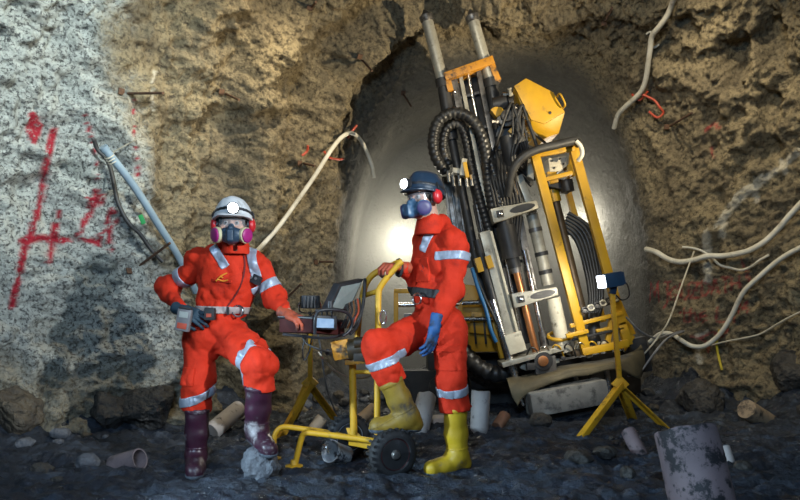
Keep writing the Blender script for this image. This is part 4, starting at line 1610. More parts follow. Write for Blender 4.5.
T2 = tripod('yellow lamp tripod with lit blue lamp in front of the rig', P(612, 292, 5.42), P(620, 384, 5.5), [P(580, 437, 5.25), P(667, 428, 5.62), P(633, 422, 5.95)], 1)
lb = P(611, 280, 5.42)
ld_ = Vector((-.93, -.10, -.18)).normalized()
sd_ = Vector((-.10, .93, 0)).normalized()
up_ = ld_.cross(sd_)
if up_.z < 0:
    up_ = -up_
RL = Matrix((ld_, sd_, up_)).transposed()
lo = obj('lamp_head', MB().box(lb, (.13, .17, .115), RL).prism([lb + RL @ Vector((.06, -.085, -.057)), lb + RL @ Vector((.06, .085, -.057)), lb + RL @ Vector((.06, .085, .057)), lb + RL @ Vector((.06, -.085, .057))], RL @ Vector((.02, 0, 0))), LAMPBLUE, T2, bevel=.006, label='blue flood lamp, switched on')
obj('lamp_glass', MB().box(lb + RL @ Vector((.083, 0, 0)), (.008, .15, .10), RL), LENSON, lo, bevel=.002)
for k in range(5):
    obj('cooling_fin', MB().box(lb + RL @ Vector((-.075, -.06 + .03 * k, 0)), (.03, .008, .10), RL), LAMPBLUE, lo)
obj('lamp_bracket', MB().beam(lb + Vector((.02, 0, -.05)), P(612, 294, 5.42), .05, .05), LAMPBLUE, T2, bevel=.004)
obj('lamp_cable', MB().tube([lb + RL @ Vector((-.07, 0, -.02)), P(627, 284, 5.42), P(629, 296, 5.45), P(622, 300, 5.46), P(616, 295, 5.44)], .006, 6, 6), RUBBER, T2, smooth=60)
spot('flood_lamp_beam', lb + ld_ * .11, P(520, 330, 6.45), 52, (1.0, 0.93, 0.78), 120, 0.7, 0.05)

# ================================================================== core drilling rig
TARP = mat('olive_tarp', (0.105, 0.085, 0.045), (0.06, 0.05, 0.03), 5, 0.7, 0.8, bump=0.3, bscale=14)
BRONZE = mat('brown_tube', (0.13, 0.085, 0.045), (0.07, 0.05, 0.03), 9, 0.4, 0.55, metal=0.4)
CREAMP = mat('cream_paint', (0.58, 0.54, 0.42), (0.46, 0.42, 0.32), 10, 0.45, 0.6, dirt=(0.12, 0.10, 0.07), dscale=11, dthr=(0.56, 0.7))
BLUEP = mat('blue_hose', (0.02, 0.14, 0.32), (0.015, 0.10, 0.24), 10, 0.4, 0.5)
HOSE = mat('ribbed_black_hose', (0.011, 0.011, 0.012), (0.022, 0.022, 0.022), 10, 0.35, 0.5, dirt=(0.10, 0.095, 0.085), dscale=7, dthr=(0.58, 0.78))
D0 = 6.35


def rq(x, y, dd=0.0):
    return P(x, y, D0 + dd)


def rig():
    t = thing('drill_rig', 'tall tilted core drilling rig with yellow cage, black hoses and chrome rods', 'drill rig', (P(545, 410, 6.7).x, 6.7, 0.0))
    U = lambda x0, y0, x1, y1, d0=0.0, d1=None: (rq(x0, y0, d0), rq(x1, y1, d0 if d1 is None else d1))

    def bar(name, x0, y0, x1, y1, wpx, depth, m, d0=0.0, d1=None, bevel=.006, parent=None):
        a, b = U(x0, y0, x1, y1, d0, d1)
        return obj(name, MB().beam(a, b, wpx * D0 / F, depth), m, parent or t, bevel=bevel)

    def rod(name, x0, y0, x1, y1, dpx, m, d0=0.0, d1=None, n=16, parent=None):
        a, b = U(x0, y0, x1, y1, d0, d1)
        return obj(name, MB().cyl(a, b, dpx / 2 * D0 / F, n=n), m, parent or t, smooth=40)

    # ---- mast: two channel rails, web plates, slide rods
    mast = bar('mast_rail', 452, 76, 508, 352, 7, .16, STEEL, .05)
    bar('mast_rail', 489, 68, 534, 300, 7, .16, STEEL, .05)
    bar('mast_web', 466, 76, 520, 345, 24, .03, BLACK, .14)
    bar('slide_rail', 460, 75, 514, 345, 4, .05, SILVER, .0)
    bar('slide_rail', 478, 70, 524, 300, 5, .05, STEEL, .0)
    rod('guide_rod', 468, 73, 520, 330, 3.2, CHROME, -.02)
    cap = bar('mast_cap', 444, 81, 492, 64, 8, .26, ORANGEY, .04)  # darker paint here stands in for weaker light on the cap
    bar('cap_bracket', 446, 79, 450, 94, 6, .2, ORANGEY, .03, parent=cap)
    bar('cap_bracket', 490, 66, 497, 84, 6, .2, ORANGEY, .03, parent=cap)
    for k in range(6):
        y = 100 + 34 * k
        x = 449 + (y - 76) * .203
        bar('mast_rung', x, y, x + 40, y - 11, 3, .05, STEEL, .09, bevel=.003)
    for k in range(7):
        y = 92 + 36 * k
        x = 452 + (y - 76) * .203
        obj('bolt', MB().lathe(rq(x, y, -.035), (0, -1, 0), [(.014, 0), (.014, .012), (.008, .016)], 6), CHROME, mast)
    # second, dimmer beam with ribs to the left
    back = bar('rear_beam', 452, 176, 466, 268, 22, .08, STEEL, .35)
    for k in range(4):
        bar('beam_rib', 444 + 6 * k, 178, 458 + 6 * k, 268, 2, .05, STEEL, .28, parent=back, bevel=.003)
    # ---- roof stingers
    for x0, x1, x2, y2 in ((427, 443, 452, 140), (473, 491, 500, 150)):
        a, b = rq(x0, 20, -.02), rq(x1, 82, .0)
        s = obj('stinger_tube', MB().cyl(a, b, .055, n=20), SILVER, t, smooth=40)
        ax = (a - b).normalized()
        obj('stinger_head', MB().lathe(a - ax * .02, ax, [(.055, 0), (.066, .02), (.066, .06), (.04, .075), (.012, .12)], 16), STEEL, s, smooth=40)
        c = rq(x2, y2, .03)
        obj('stinger_cylinder', MB().cyl(b, c, .062, n=18).cyl(b + (b - c).normalized() * .03, b + (c - b).normalized() * .05, .074, n=18), BLACK, t, smooth=40)
    rod('stinger_cylinder', 452, 140, 484, 300, 9, BLACK, .04)
    # ---- hood
    f0 = [(514, 86), (526, 78), (553, 92), (565, 112), (544, 124), (531, 120)]
    fr = [rq(x, y, -.12) for x, y in f0]
    bk = [rq(x - 3, y + 9, .40) for x, y in f0]
    low = [rq(531, 120, -.12), rq(544, 124, -.12), rq(565, 112, -.12), rq(559, 133, -.02), rq(545, 138, -.02), rq(531, 132, -.02)]
    m = MB().add(fr + bk, [(0, 1, 2, 3, 4, 5), (11, 10, 9, 8, 7, 6)] + [(k, 6 + k, 6 + (k + 1) % 6, (k + 1) % 6) for k in range(6)])
    hood = obj('hood', m, YEL2, t, bevel=.010, label='angular yellow sheet metal hood')
    obj('hood_skirt', MB().add(low + [v + Vector((0, .4, 0)) for v in low], [(0, 1, 2, 3, 4, 5), (11, 10, 9, 8, 7, 6)] + [(k, 6 + k, 6 + (k + 1) % 6, (k + 1) % 6) for k in range(6)]), YEL2, hood, bevel=.006)
    obj('hood_handle', MB().tube([rq(557, 97, -.14), rq(560, 94, -.19), rq(565, 104, -.19), rq(563, 108, -.14)], .009, 8, 5), YEL2, hood, smooth=60)
    obj('hood_bracket', MB().beam(rq(516, 92, .05), rq(528, 126, .05), .06, .25), YEL2, hood, bevel=.006)
    obj('hood_bolt', MB().lathe(rq(550, 113, -.12), (0, -1, 0), [(.014, 0), (.014, .01), (.006, .014)], 6), BLACK, hood)
    # ---- rotation head and tangle behind the hood
    rh = obj('drill_head', MB().box(rq(507, 125, .06), (.20, .25, .34), Matrix.Rotation(.2, 3, 'Y')).cyl(rq(500, 100, .0), rq(512, 104, -.02), .09), BLACK, t, bevel=.02)
    obj('head_motor', MB().cyl(rq(493, 106, -.08), rq(507, 103, -.10), .075, n=18).cyl(rq(508, 103, -.1), rq(513, 102, -.1), .05, n=18), BLACK, rh, bevel=.004)
    obj('head_flange', MB().lathe(rq(506, 118, -.10), (0, -1, .1), [(.09, 0), (.09, .03), (.06, .04), (.055, .07)], 20), STEEL, rh, smooth=40)
    obj('head_motor', MB().cyl(rq(508, 136, -.1), rq(514, 168, -.08), .085, n=18).cyl(rq(514, 168, -.08), rq(516, 176, -.08), .06, n=18), BLACK, rh, bevel=.004)
    bar('head_bracket', 494, 108, 500, 116, 10, .1, YEL2, -.1, parent=rh)
    bar('head_bracket', 512, 128, 526, 145, 12, .1, YEL2, -.05, parent=rh)
    for k, (x, y) in enumerate(((503, 95), (511, 96), (518, 105), (522, 118), (516, 128), (498, 122), (525, 130), (505, 141), (520, 112))):
        c = rq(x, y, -.12 - .02 * (k % 3))
        a = Vector((math.cos(k * 1.9), -.5, math.sin(k * 1.9))).normalized()
        obj('hydraulic_fitting', MB().lathe(c, a, [(.016, 0), (.022, .006), (.022, .03), (.014, .034), (.014, .055), (.019, .06), (.019, .075)], 6), [CHROME, SILVER, STEEL][k % 3], rh)
    rnd = random.Random(11)
    for k in range(16):
        x0, y0 = rnd.uniform(508, 530), rnd.uniform(112, 140)
        x1, y1 = x0 + rnd.uniform(-22, 24), y0 + rnd.uniform(20, 60)
        pk = [rq(x0, y0, -.1), rq(x0 + rnd.uniform(-4, 14), y0 - rnd.uniform(2, 12), -.2), rq((x0 + x1) / 2 + rnd.uniform(-8, 8), (y0 + y1) / 2, -.18), rq(x1, y1, -.06)]
        obj('hydraulic_hose', MB().tube(pk, rnd.choice([.010, .013, .016]), 7, 6), RUBBER, t, smooth=60)
    # ---- big ribbed hose loops, left
    obj('ribbed_hose', MB().tube([rq(446, 172, -.02), rq(436, 158, -.08), rq(433, 140, -.12), rq(438, 122, -.15), rq(452, 113, -.17), rq(467, 116, -.17), rq(478, 128, -.16), rq(485, 150, -.14), rq(489, 185, -.12), rq(496, 225, -.08)], .055, 12, 8, ribs=(.05, .13)), HOSE, t, smooth=35)
    obj('ribbed_hose', MB().tube([rq(449, 165, .03), rq(443, 148, -.02), rq(446, 130, -.06), rq(456, 124, -.08), rq(464, 132, -.08), rq(470, 160, -.05), rq(480, 200, -.05), rq(492, 240, -.03)], .045, 12, 8, ribs=(.045, .13)), HOSE, t, smooth=35)
    obj('ribbed_hose', MB().tube([rq(480, 130, -.05), rq(490, 160, -.12), rq(498, 190, -.14), rq(503, 225, -.1)], .05, 12, 8, ribs=(.05, .12)), HOSE, t, smooth=35)
    for k in range(9):
        x = 494 + 3.2 * k
        obj('hydraulic_hose', MB().tube([rq(x - 10 + k, 152 + 3 * (k % 3), -.06), rq(x - 4, 180, -.16 - .01 * (k % 4)), rq(x + 1, 205, -.15), rq(x + 6 - k, 240 + 4 * (k % 3), -.06)], .015 + .003 * (k % 2), 8, 6), RUBBER, t, smooth=60)
    for k in range(5):
        obj('hydraulic_hose', MB().tube([rq(474 + 4 * k, 205, .05), rq(478 + 4 * k, 225, -.02), rq(484 + 4 * k, 245, -.04), rq(492 + 4 * k, 268, .0)], .014, 8, 6), RUBBER, t, smooth=60)
    cl = obj('hose_clamp', MB().box(rq(459, 172, -.1), (.13, .10, .05), Matrix.Rotation(.15, 3, 'Y')).box(rq(463, 168, -.12), (.05, .1, .16), Matrix.Rotation(.15, 3, 'Y')), SILVER, t, bevel=.006)
    bar('hose_clamp', 464, 163, 467, 178, 4, .1, YEL2, -.14)
    for x, y in ((448, 176), (453, 180), (459, 180), (466, 181), (471, 180)):
        obj('hydraulic_fitting', MB().cyl(rq(x, y - 5, -.1), rq(x + 1, y + 6, -.1), .016, n=8), CHROME, cl)
    # ---- left chrome jack with blue hose and yellow clips
    j = rod('jack_cylinder', 477, 240, 513, 372, 9, BLACK, -.12)
    rod('jack_rod', 492, 300, 516, 378, 7.5, CHROME, -.15, parent=j)
    rod('jack_rod', 513, 372, 524, 405, 5.5, CHROME, -.13, parent=j)
    obj('blue_hose', MB().tube([rq(472, 268, -.2), rq(478, 288, -.22), rq(486, 310, -.22), rq(491, 330, -.22), rq(496, 342, -.2)], .018, 8, 6), BLUEP, j, smooth=60)
    obj('jack_hose', MB().tube([rq(473, 268, -.14), rq(484, 295, -.18), rq(500, 330, -.16), rq(509, 352, -.15)], .012, 8, 6), RUBBER, j, smooth=60)
    bar('clip', 477, 258, 481, 272, 6, .07, YEL2, -.2, parent=j)
    bar('clip', 487, 256, 491, 268, 6, .07, YEL2, -.2, parent=j)
    # ---- silver feed beam and feed rods
    fb = bar('feed_beam', 484, 232, 513, 342, 11, .13, SILVER, -.10)
    bar('feed_beam_edge', 490, 232, 519, 342, 2.5, .15, CREAMP, -.12, parent=fb)
    bar('feed_foot', 511, 333, 517, 352, 17, .17, CREAMP, -.12, parent=fb)
    obj('rotation_unit', MB().cyl(rq(505, 226, -.14), rq(512, 258, -.14), .092, n=20).cyl(rq(511, 252, -.14), rq(515, 268, -.14), .062, n=20).cyl(rq(503, 218, -.14), rq(505, 227, -.14), .07, n=20), BLACK, t, smooth=40)
    obj('rotation_collar', MB().cyl(rq(514, 262, -.14), rq(516, 273, -.14), .055, n=18), STEEL, t, smooth=40)
    rod('drill_rod', 516, 270, 536, 352, 7, COPPER, -.15)
    rod('feed_rod', 524, 250, 545, 345, 5.5, CHROME, -.10)
    obj('rod_gland', MB().cyl(rq(542, 331, -.1), rq(545, 346, -.1), .042, n=16), STEEL, t, smooth=40)
    # clamp arms
    for (x0, y0, x1, y1) in ((492, 216, 538, 204), (513, 301, 558, 291)):
        a, b = rq(x0, y0, -.24), rq(x1, y1, -.24)
        u = (b - a).normalized()
        v = Vector((-u.z, 0, u.x))
        h_ = .066
        poly = [a - v * h_, a - v * h_ + u * .10, (a + b) / 2 - v * h_ * .8, b - v * h_ * .6, b + v * h_ * .6, (a + b) / 2 + v * h_ * .8, a + v * h_ + u * .10, a + v * h_]
        arm = obj('clamp_arm', MB().prism(poly, (0, .14, 0)), SILVER, t, bevel=.010)
        c = a + u * (.66 * (b - a).length)
        poly = [c + u * (.12 * math.cos(w)) + v * (.034 * math.sin(w)) + Vector((0, -.004, 0)) for w in np.linspace(0, 2 * math.pi, 17)[:-1]]
        obj('slot', MB().prism(poly, (0, .02, 0)), BLACK, arm, smooth=40)
        c = a + u * .075
        obj('pin', MB().box(c + Vector((0, -.01, 0)), (.062, .03, .062), Matrix.Rotation(-.2, 3, 'Y')), BLACK, arm, bevel=.006)
        obj('pin_bolt', MB().lathe(c + Vector((0, -.02, 0)), (0, -1, 0), [(.018, 0), (.018, .012), (.01, .016)], 6), CHROME, arm)
    # silver hydraulic cylinders
    hc = rod('hydraulic_cylinder', 532, 214, 548, 285, 12, SILVER, -.06)
    rod('cylinder_rod', 526, 190, 533, 216, 6, CHROME, -.06, parent=hc)
    for k, (x, y) in enumerate(((535, 228), (541, 252), (545, 270))):
        a = rq(x, y, -.06)
        obj('cylinder_band', MB().cyl(a, rq(x + .9, y + 4, -.06), .064, n=16), BLACK if k else STEEL, hc, smooth=40)
    hc = rod('hydraulic_cylinder', 553, 298, 564, 348, 14, CREAMP, -.16)
    obj('cylinder_cap', MB().cyl(rq(563, 344, -.16), rq(565, 352, -.16), .074, n=18), SILVER, hc, smooth=40)
    bar('upper_link', 518, 176, 533, 214, 7, .1, SILVER, -.1)
    bar('link_plate', 508, 172, 515, 196, 6, .08, BRONZE, -.14)
    # ---- yellow cage
    a_ = dict(m=YEL2)
    cage = bar('cage_post', 534, 152, 586, 352, 8.5, .07, YEL2, -.25, -.25)
    bar('cage_post', 573, 147, 622, 325, 8.5, .07, YEL2, -.22, -.22)
    bar('cage_post', 568, 192, 603, 322, 6, .06, YEL2, .25, .2)
    bar('cage_post', 621, 322, 628, 345, 8, .07, YEL2, -.22)
    bar('cage_rail', 534, 155, 574, 148, 6, .05, YEL2, -.24)
    bar('cage_rail', 540, 181, 572, 173, 4, .05, YEL2, -.2)
    bar('cage_rail', 570, 326, 622, 313, 4, .04, YEL2, -.25)
    bar('cage_rail', 566, 336, 588, 331, 4, .04, YEL2, -.3)
    bar('cage_rail', 582, 352, 628, 343, 7, .06, YEL2, -.26)
    bar('cage_rail', 596, 331, 622, 325, 3, .04, YEL2, -.2)
    bar('cage_rail', 572, 340, 624, 328, 2.5, .03, BLACK, -.24)
    bar('cage_link', 573, 148, 568, 192, 5, .05, YEL2, .0, .25)
    bar('cage_gusset', 612, 318, 606, 350, 5, .05, YEL2, -.2)
    bar('cage_post', 612, 290, 632, 335, 7, .05, YEL2, .05)
    bar('cage_post', 632, 335, 622, 350, 6, .05, YEL2, .05)
    obj('cage_collar', MB().tube([rq(560 + 12 * math.cos(w), 336 + 4 * math.sin(w), -.12 - .1 * math.sin(w)) for w in np.linspace(0, 2 * math.pi, 17)[:-1]], .018, 8, 2, closed=True), YEL2, t, smooth=60)
    obj('padded_bar', MB().tube([rq(508, 196, -.2), rq(512, 172, -.3), rq(522, 158, -.34), rq(536, 150, -.35), rq(556, 145, -.34), rq(574, 141, -.33), rq(579, 144, -.3)], .040, 10, 7), RUBBER, t, smooth=60, label='black padded hose along the cage top')
    obj('highlight_ring', MB().tube([rq(576, 141, -.36), rq(581, 147, -.36), rq(582, 155, -.36), rq(578, 161, -.33)], .020, 8, 6), WHITEHOSE, t, smooth=60)  # white tube modelled in place of a curved highlight
    mb_ = obj('motor_block', MB().prism([rq(548, 158, -.15), rq(566, 156, -.15), rq(567, 166, -.15), rq(560, 171, -.15), rq(550, 172, -.15)], (0, .22, 0)), CREAMP, t, bevel=.008)
    for x, y in ((552, 161), (560, 159), (563, 164), (554, 168)):
        obj('bolt', MB().lathe(rq(x, y, -.15), (0, -1, 0), [(.012, 0), (.012, .012), (.006, .014)], 6), BLACK, mb_)
    obj('motor_shield', MB().prism([rq(528, 158, -.16), rq(533, 160, -.16), rq(534, 180, -.16), rq(528, 176, -.16)], (0, .1, 0)), CREAMP, t, bevel=.006)
    obj('guide_head', MB().box(rq(558, 186, .0), (.24, .2, .09), Matrix.Rotation(.2, 3, 'Y')).cyl(rq(566, 180, -.1), rq(568, 192, -.1), .06), BLACK, t, bevel=.01)
    bar('head_bracket', 550, 172, 553, 184, 9, .12, YEL2, -.08)
    bar('head_bracket', 567, 166, 571, 178, 6, .12, YEL2, -.05)
    rod('casing_tube', 553, 192, 585, 322, 9, BRONZE, .02)
    obj('casing_collar', MB().cyl(rq(552, 190, .02), rq(555, 202, .02), .062, n=16), YEL2, t, smooth=40)
    for k in range(6):
        o_ = 3.0 * k
        obj('hydraulic_hose', MB().tube([rq(562 + o_ * .4, 228 - o_, .15), rq(575 + o_, 238 - o_ * .6, .12), rq(584 + o_, 262, .1), rq(590 + o_ * .8, 295, .1), rq(588 + o_ * .6, 325, .1)], .022, 8, 7), HOSE, t, smooth=60)
    # link chain bracket beside the cage
    cb = bar('chain_bracket', 583, 312, 618, 299, 5, .05, STEEL, -.3)
    for k in range(6):
        x, y = 585 + 6 * k, 310 - 2.3 * k
        obj('chain_link', MB().tube([rq(x + 3.2 * math.cos(w), y + 2.6 * math.sin(w), -.34) for w in np.linspace(0, 2 * math.pi, 9)[:-1]], .010, 6, 2, closed=True), SILVER if k % 2 else BLACK, cb)
    obj('valve', MB().lathe(rq(594, 345, -.1), (0, 0, 1), [(.05, 0), (.065, .05), (.045, .1), (.06, .16), (.04, .22), (.04, .3)], 16), BLACK, t, smooth=40)
    obj('valve', MB().lathe(rq(578, 350, -.08), (0, 0, 1), [(.04, 0), (.04, .2), (.03, .22)], 14), CREAMP, t, smooth=40)
    # ---- foot plate and chuck
    bar('foot_plate', 500, 364, 560, 347, 5, .3, SILVER, -.12)
    ck = obj('rod_chuck', MB().box(rq(543, 364, -.12), (.20, .24, .16), Matrix.Rotation(-.1, 3, 'Y')), STEEL, t, bevel=.012)
    obj('chuck_ring', MB().lathe(rq(543, 361, -.24), (0, -1, 0), [(.085, 0), (.085, .03), (.05, .034)], 22), BLACK, ck, smooth=40)
    obj('chuck_bore', MB().lathe(rq(543, 361, -.272), (0, -1, 0), [(.048, 0), (.048, .012), (.03, .016)], 22), COPPER, ck, smooth=40)
    rnd = random.Random(5)
    for k in range(14):
        x, y = 524 + 6.5 * k, 366 - 1.4 * k + rnd.uniform(-5, 4)
        s = rnd.uniform(.025, .05)
        obj('machined_block', MB().box(rq(x, y, -.2 + rnd.uniform(-.05, .1)), (s * 1.6, s * 1.5, s * 1.3), Matrix.Rotation(rnd.uniform(-.4, .4), 3, 'Y')), [SILVER, BLACK, CREAMP, BRONZE, STEEL][k % 5], t, bevel=.006)
    for k in range(8):
        x, y = 526 + 12 * k, 352 - 1.2 * k
        obj('hydraulic_hose', MB().tube([rq(x, y + 6, -.2), rq(x + 4, y - 4, -.28), rq(x + 10, y - 2, -.28), rq(x + 14, y + 8, -.2)], .008, 6, 6), [RUBBER, CHROME, YEL2][k % 3], t, smooth=60)
    # ---- carrier body behind
    bd = obj('carrier_body', MB().prism([rq(462, 284, .22), rq(500, 288, .22), rq(516, 352, .22), rq(462, 352, .22)], (0, .5, 0)), YEL2, t, bevel=.015)
    bar('body_panel', 470, 322, 508, 326, 22, .04, YEL2, .19, parent=bd)
    for k in range(3):
        bar('panel_slot', 474 + 10 * k, 322, 476 + 10 * k, 344, 2, .03, BLACK, .17, parent=bd)
    obj('body_gusset', MB().prism([rq(502, 305, .02), rq(514, 322, .02), rq(508, 334, .02), rq(503, 350, .02), rq(497, 350, .02)], (0, .08, 0)), YEL2, bd, bevel=.005)
    bar('body_gusset', 494, 322, 502, 358, 5, .1, YEL2, .04, parent=bd)
    rod('slide_bar', 462, 303, 490, 302, 5, CHROME, .12)
    rod('slide_bar', 462, 319, 492, 319, 5, CHROME, .12)
    # frame that shows left of the standing miner
    lf = bar('side_frame', 396, 291, 396, 334, 5, .06, YEL2, .5)
    bar('frame_rail', 394, 291, 470, 291, 5, .06, YEL2, .5, parent=lf)
    bar('frame_rail', 394, 334, 470, 334, 5, .06, YEL2, .5, parent=lf)
    rod('slide_bar', 398, 305, 470, 304, 5, CHROME, .55, parent=lf)
    bar('frame_panel', 404, 320, 470, 320, 14, .05, STEEL, .6, parent=lf)
    # big corrugated suction hose curling under the body
    obj('suction_hose', MB().tube([rq(455, 318, .15), rq(458, 338, .08), rq(466, 355, .02), rq(480, 368, -.02), rq(496, 374, -.02), rq(508, 371, .0)], .085, 16, 10, ribs=(.075, .12)), HOSE, t, smooth=35, label='large corrugated black suction hose')
    obj('suction_hose', MB().tube([rq(452, 335, .3), rq(458, 355, .25), rq(470, 372, .2), rq(490, 382, .15)], .055, 14, 10, ribs=(.06, .12)), HOSE, t, smooth=35)
    # undercarriage
    for x0, x1, dd in ((400, 560, .55), (430, 612, 1.1)):
        a, b = rq(x0, 384, dd), rq(x1, 384, dd)
        zc = .20
        pth = []
        for w in np.linspace(math.pi / 2, 3 * math.pi / 2, 9):
            pth.append(Vector((a.x + .18 * math.cos(w), a.y, zc + .17 * math.sin(w))))
        for w in np.linspace(-math.pi / 2, math.pi / 2, 9):
            pth.append(Vector((b.x + .18 * math.cos(w), b.y, zc + .17 * math.sin(w))))
        tk = obj('crawler_track', MB().prism(pth, (0, .28, 0)), RUBBER, t, bevel=.0)
        for k in range(5):
            c = a.lerp(b, k / 4)
            obj('track_roller', MB().lathe((c.x, c.y - .03, zc), (0, 1, 0), [(.03, 0), (.12, .0), (.12, .03), (.05, .04)], 18), BLACK, tk, smooth=40)
    obj('chassis', MB().box(rq(505, 385, .9) + Vector((0, 0, .22)), (1.7, .5, .30)), BLACK, t, bevel=.02)
    bar('chassis_beam', 520, 372, 640, 352, 12, .2, BLACK, .25)
    bar('chassis_beam', 470, 382, 560, 376, 14, .2, BLACK, .35)
    a, b = rq(612, 360, -.1), rq(612, 414, -.1)
    # chrome jack legs
    for x0, y0, x1, y1 in ((574, 374, 588, 420), (606, 366, 612, 414)):
        a, b = rq(x0, y0, -.02), rq(x1, y1, -.02)
        b.z = max(b.z, .02)
        lg = obj('jack_leg', MB().cyl(a, b, .026, n=14), CHROME, t, smooth=40)
        obj('jack_pad', MB().lathe((b.x, b.y, b.z - .05), (0, 0, 1), [(.07, 0), (.07, .015), (.03, .025), (.03, .06)], 16), STEEL, lg, smooth=40)
    bar('right_panel', 634, 338, 641, 372, 20, .12, BLACK, .1)
    bar('rear_frame', 590, 372, 640, 372, 46, .06, BLACK, .6)
    return t


RIG = rig()


def sheet(name, rows, thick, m, **kw):
    """draped sheet from a grid of points"""
    n, k = len(rows), len(rows[0])
    fine = [catmull(list(map(Vector, r)), 5) for r in rows]
    cols = list(zip(*fine))
    cols = [catmull(list(c), 5) for c in cols]
    a = np.array([[tuple(p) for p in c] for c in cols])
    a[..., 1] += .02 * fbm(a.reshape(-1, 3), .16, 2, .5, 3).reshape(a.shape[:2])
    a[..., 2] += .012 * fbm(a.reshape(-1, 3), .12, 2, .5, 8).reshape(a.shape[:2])
    A, B = a.shape[:2]
    top = a.reshape(-1, 3)
    bot = top + np.array((0, thick * .7, -thick))
    idx = np.arange(A * B).reshape(A, B)
    q = [(idx[i, j], idx[i + 1, j], idx[i + 1, j + 1], idx[i, j + 1]) for i in range(A - 1) for j in range(B - 1)]
    f = q + [tuple(x + A * B for x in reversed(z)) for z in q]
    edge = [idx[i, 0] for i in range(A)] + [idx[-1, j] for j in range(1, B)] + [idx[i, -1] for i in range(A - 2, -1, -1)] + [idx[0, j] for j in range(B - 2, 0, -1)]
    for i in range(len(edge)):
        u, v = edge[i], edge[(i + 1) % len(edge)]
        f.append((v, u, u + A * B, v + A * B))
    m_ = MB()
    m_.v = [Vector(p) for p in np.concatenate([top, bot])]
    m_.f = [tuple(int(x) for x in z) for z in f]
    return obj(name, m_, m, smooth=60, **kw)


sheet('tarpaulin', [
    [rq(506, 378, -.10), rq(530, 374, -.10), rq(560, 366, -.10), rq(590, 361, -.10), rq(615, 357, -.1), rq(632, 352, -.08), rq(641, 345, .0)],
    [rq(508, 381, -.30), rq(530, 379, -.32), rq(560, 371, -.34), rq(590, 366, -.34), rq(618, 361, -.3), rq(634, 356, -.2), rq(644, 352, -.06)],
    [rq(512, 394, -.36), rq(527, 388, -.38), rq(560, 376, -.38), rq(590, 370, -.38), rq(618, 364, -.34), rq(636, 366, -.24), rq(645, 362, -.1)],
    [rq(518, 404, -.36), rq(526, 394, -.38), rq(558, 380, -.39), rq(588, 374, -.39), rq(616, 368, -.36), rq(636, 376, -.26), rq(642, 376, -.12)]],
    .012, TARP, label='muddy olive tarpaulin sagging below the drill rig', cat='tarpaulin')

# ================================================================== hoses, bars and marks on the rock
PIPEM = mat('blue_grey_pipe', (0.25, 0.33, 0.38), (0.17, 0.23, 0.28), 6, 0.4, 0.55, dirt=(0.12, 0.11, 0.09), dscale=8, dthr=(0.58, 0.75))
WIREP = mat('pale_wire', (0.50, 0.46, 0.36), (0.36, 0.32, 0.24), 12, 0.5)
WIREG = mat('grey_wire', (0.22, 0.23, 0.24), (0.15, 0.15, 0.16), 12, 0.45)
YSTRAP = mat('yellow_strap', (0.55, 0.42, 0.02), None, 12, 0.5)
GTAG = mat('green_tag', (0.03, 0.30, 0.08), None, 12, 0.5)


def wall_path(pts, off):
    return [wall_at(x, y, off) for x, y in pts]


def smooth_path(ps, n=2):
    ps = [Vector(p) for p in ps]
    for _ in range(n):
        ps = [ps[0]] + [(ps[i - 1] + ps[i] * 2 + ps[i + 1]) / 4 for i in range(1, len(ps) - 1)] + [ps[-1]]
    return ps


def wall_depth(x, y):
    return min(wall_at(x, y).y, 7.25)


def front_path(pts, off, passes=3):
    """a run along the rock whose distance varies gently and never sinks into the wall"""
    d = np.array([min(wall_depth(x + i, y + j) for i in (-3, 0, 3) for j in (-3, 0, 3)) for x, y in pts])
    s_ = d.copy()
    for _ in range(passes * 2):
        s_[1:-1] = (s_[:-2] + 2 * s_[1:-1] + s_[2:]) / 4
    s_ -= np.maximum(0, (s_ - d)).max() + off
    return [P(x, y, k) for (x, y), k in zip(pts, s_)]


def hose(name, pts, off, r, m, label, cat, n=3, smooth=6):
    return obj(name, MB().tube(front_path(pts, r + off * .3, n), r, 10, smooth), m, smooth=60, label=label, cat=cat)


pp_ = [(104 + 92 * k / 12, 148 + 144 * k / 12) for k in range(13)]
p = front_path(pp_, .06, 30)
a, b = p[0], p[-1]
pip = thing('water_pipe', 'blue-grey pipe slanting down the pale wall behind the white-helmet miner', 'pipe', tuple(b))
mid = a.lerp(b, .5) + Vector((0.03, -.02, .03))
obj('pipe_run', MB().tube([a, a.lerp(mid, .5) + Vector((.012, 0, .012)), mid, mid.lerp(b, .5) + Vector((.012, 0, .012)), b], .030, 16, 6), PIPEM, pip, smooth=60)
u = (b - a).normalized()
obj('pipe_rim', MB().cyl(a - u * .012, a + u * .02, .034, n=18), PIPEM, pip, smooth=40)
for k in range(3):
    c = a + u * (.07 + .022 * k)
    obj('wire_tie', MB().tube([c + u.orthogonal().normalized() * .035 * math.cos(w) + u.cross(u.orthogonal().normalized()) * .035 * math.sin(w) for w in np.linspace(0, 2 * math.pi, 11)[:-1]], .005, 6, 2, closed=True), WIREP, pip, smooth=60)
obj('wire_tie', MB().tube([a + u * .08, wall_at(112, 153, .05), wall_at(122, 148, .04), wall_at(135, 140, .01)], .005, 6, 5), WIREP, pip, smooth=60)
tg = p[6] + Vector((-.05, -.03, .0))
obj('tag', MB().box(tg, (.035, .012, .075), Matrix.Rotation(-.4, 3, 'Y')), GTAG, pip, bevel=.003)
hose('dark_strand', [(94, 140), (98, 150), (107, 160), (112, 174), (115, 190), (119, 205), (128, 222), (140, 234), (150, 248), (163, 262)], .035, .017, RUBBER, 'dark strand sagging beside the blue-grey pipe', 'cable', 1)  # dark tube along the dark line beside the pipe
